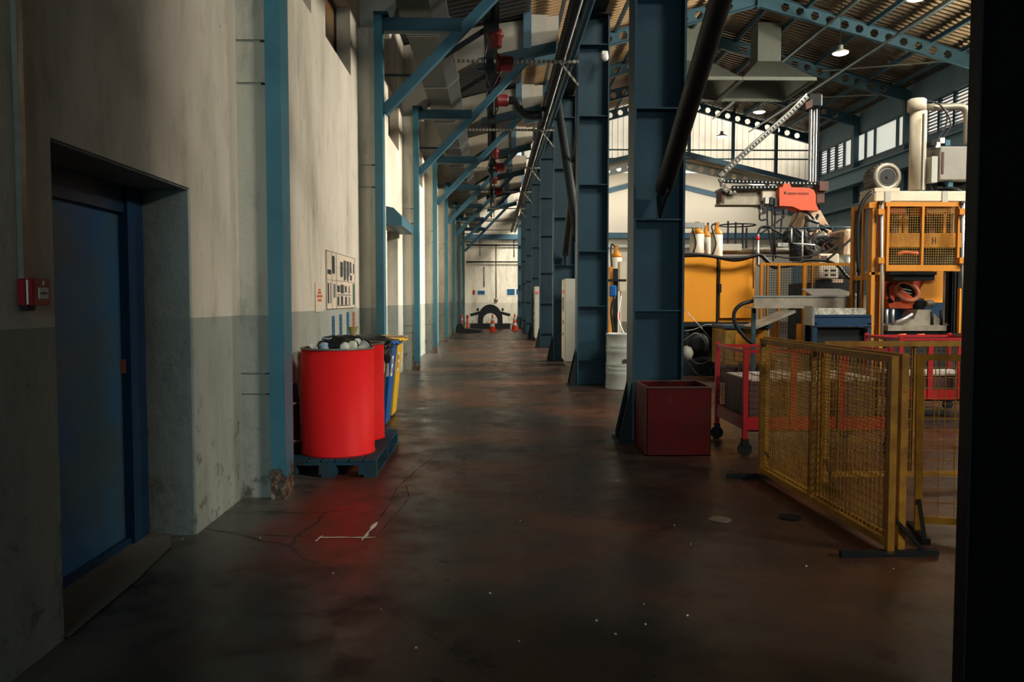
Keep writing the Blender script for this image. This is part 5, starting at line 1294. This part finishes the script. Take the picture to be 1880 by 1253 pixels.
for pts, r_ in ((((1700,186),(1722,190),(1738,210),(1735,235),(1724,252),(1718,262)),.012),(((1692,184),(1725,192),(1745,222),(1738,245),(1722,262)),.012),(((1690,230),(1692,290),(1688,345)),.010),(((1702,350),(1704,320),(1708,290),(1712,282)),.016),(((1716,345),(1745,344),(1765,352),(1790,356)),.028),(((1704,335),(1712,352),(1722,352)),.03)):
    a = WT(pts, Y+.25, r_); part('hydraulic_hose', a, M['rubber'], g)
for (x_,y_) in ((1715,262),(1722,266),(1730,258),(1740,262),(1745,338)):
    a = WB(x_-4,y_-5,x_+5,y_+5,Y+.15,Y+.35); part('valve_block', a, rnd.choice((M['steel_black'],M['galv'],M['steel_blue'])), g)

# --- orange robot inside press
Y2 = 13.0
g = thing('robot_wrist', 'orange robot arm wrist reaching inside the yellow press', 'robot arm', W(1655,570,Y2))
a = MB(); poly = [(1626,523),(1634,514),(1646,520),(1668,540),(1688,556),(1680,565),(1668,567),(1634,566),(1628,550),(1624,546)]
a.prism([(W(x,y,Y2).x, W(x,y,Y2).z) for x,y in poly], Y2, Y2+.3, 'y'); part('forearm', a, M['orange'], g)
c = W(1665,535,Y2-.03); a = MB()
ang = R(-28)
def E(t, ra, rb, yy): 
    x = ra*math.cos(t); z = rb*math.sin(t); return (c.x+x*math.cos(ang)-z*math.sin(ang), yy, c.z+x*math.sin(ang)+z*math.cos(ang))
n = 28; vs = []
for (ra, rb, yy) in ((.225,.155,c.y+.12),(.225,.155,c.y-.03),(.17,.108,c.y-.03),(.17,.108,c.y+.10)): vs += [E(2*math.pi*i/n, ra, rb, yy) for i in range(n)]
fs = [(k*n+i, k*n+(i+1)%n, (k+1)*n+(i+1)%n, (k+1)*n+i) for k in range(3) for i in range(n)]
a.add(vs, fs, True); part('wrist_ring', a, M['orange_pale'] if 'orange_pale' in M else M['orange'], g)
a = MB(); a.add([E(2*math.pi*i/n,.171,.109,c.y+.04) for i in range(n)], [tuple(range(n))]); part('wrist_window', a, M['smoke'], g)
a = MB(); 
for k_ in (-.03,.02): a.bar((c.x-.09,c.y+.02,c.z+k_+.03),(c.x+.08,c.y+.02,c.z+k_-.01),.01,.012)
part('wrist_cables', a, M['galv_pale'], g)
a = WB(1682,548,1700,572,Y2-.05,Y2+.2,b=.03); a = WB(1672,556,1690,578,Y2,Y2+.2,a,b=.03); part('gripper_motor', a, M['steel_black'], g)
c = W(1705,558,Y2-.05); a = MB(); a.lathe([(.05,-.05),(.06,0),(.06,.05),(.03,.09)], c, 16, 'x'); part('tool_flange', a, M['stain'], g)
a = WT(((1637,520),(1630,528),(1632,545),(1640,555)), Y2-.05, .018); part('robot_cable', a, M['rubber'], g)
for (x_,y_) in ((1634,553),(1648,550)):
    a = WB(x_-3,y_-4,x_+4,y_+4,Y2-.02,Y2); part('cap', a, M['black'], g)
a = MB(); p = W(1690,514,Y2+.4); a.prism([(W(x,y,Y2+.4).x, W(x,y,Y2+.4).z) for x,y in ((1672,516),(1692,516),(1682,534),(1674,530))], Y2+.3, Y2+.5, 'y'); part('upper_arm', a, M['cover'], g)

# small items in the gap between wide columns
g = thing('filling_station', 'blue and black filling nozzle stand behind silver drum', 'filling stand', (W(1130,600,14.6).x, 14.6, 0))
p = W(1130,600,14.6)
a = MB(); a.box(p.x-.04,14.6,0,p.x+.04,14.7,2.0); part('stand', a, M['steel_black'], g)
a = WB(1120,524,1132,545,14.45,14.6,b=.02); part('blue_head', a, M['blue_bin'], g)
a = WB(1134,572,1138,590,14.45,14.5); part('red_bottle', a, M['red'], g)
a = WT(((1128,545),(1122,570),(1126,612)), 14.5, .02); part('hose', a, M['rubber'], g)
a = WB(1112,513,1150,517,14.5,14.7); part('shelf', a, M['steel_black'], g)
mb = WB(1138,480,1150,535,15.0,15.3); mb.box(W(1140,535,15).x,15.1,0,W(1142,535,15).x,15.15,W(1140,534,15).z); one('cream_cabinet', 'narrow cream box seen in the gap behind the silver drum', 'box', mb, M['cream'], W(1140,535,15))
p_ = W(1120,490,15.5); mb = MB(); mb.box(p_.x,15.5,0,W(1126,560,15.5).x,15.7,p_.z); one('yellow_upright', 'yellow upright seen in gap between the first two wide columns', 'upright', mb, M['amber'], W(1122,560,15.5))

# ================================================================== LIGHT
w = bpy.data.worlds.new('world'); SC.world = w; w.use_nodes = True
bg = w.node_tree.nodes['Background']; bg.inputs[0].default_value = (.95,.97,.93,1); bg.inputs[1].default_value = 1.1
def area(name, loc, target, sx, sy, power, col, spread=180):
    l = bpy.data.lights.new(name, 'AREA'); l.shape = 'RECTANGLE'; l.size = sx; l.size_y = sy; l.energy = power; l.color = col; l.spread = R(spread)
    o = bpy.data.objects.new(name, l); COL.objects.link(o); o.location = loc
    o.rotation_euler = (Vector(target)-Vector(loc)).to_track_quat('-Z', 'Y').to_euler(); o['kind'] = 'helper'; return o
WARM = (1,.92,.78); COOL = (.72,.92,1)
def aim(name, loc, d, sx, sy, power, col, spread): return area(name, loc, Vector(loc)+Vector(d), sx, sy, power, col, spread)
# daylight through the high side windows of the hall
area('daylight_side_near', (19.2, -4.5, 9.5), (-1.8, 8.5, 2), 7, 1.4, 2150, WARM, 130)
aim('daylight_side_mid', (19.2, 19.5, 9.5), (-1, 0, -.36), 14, 1.4, 1350, WARM, 48)
aim('daylight_side_far', (19.2, 26, 9.5), (-1, .35, .08), 15, 1.4, 3300, (1,.84,.62), 120)
area('gable_backlight', (22, 62, 17), (15, 49.3, 11), 8, 5, 2600, (1,.93,.80), 150)  # lamp added outside to brighten the translucent gable
# fill added under the roof to brighten the machine fronts, no skylight there
aim('fill_machine_fronts', (9.5, 4.5, 11), (-.05, .76, -.65), 8, 3, 800, WARM, 88)
# added fill lamps for the far white wall and the aisle end wall
aim('fill_annex_wall', (10, 50.3, 8.3), (0, .75, -.5), 15, 1, 290, WARM, 160)
aim('fill_aisle_end', (5, 43, 9), (-.6, .55, -.8), 3, 2, 800, WARM, 120)
# added cool fill from behind the camera, no opening in that wall
aim('fill_behind_camera', (-.2, -13.5, 2.8), (0, 1, -.03), 3.2, 3.6, 430, (.60,.90,1), 170)
for i, (x, y) in enumerate(((13.5,26.3),(13.5,31.7),(13.5,41.2),(13.5,47.6))):
    l = bpy.data.lights.new('high_bay_light', 'SPOT'); l.energy = 250; l.color = (1,.88,.68); l.spot_size = R(140); l.spot_blend = .6; l.shadow_soft_size = .3
    o = bpy.data.objects.new('high_bay_light', l); COL.objects.link(o); o.location = (x, y, 10.85); o['kind'] = 'helper'

vs_ = SC.view_settings; SC.display_settings.display_device = 'sRGB'
vs_.view_transform = 'Standard'; vs_.look = 'None'; vs_.gamma = 1; vs_.exposure = 0; vs_.use_curve_mapping = False
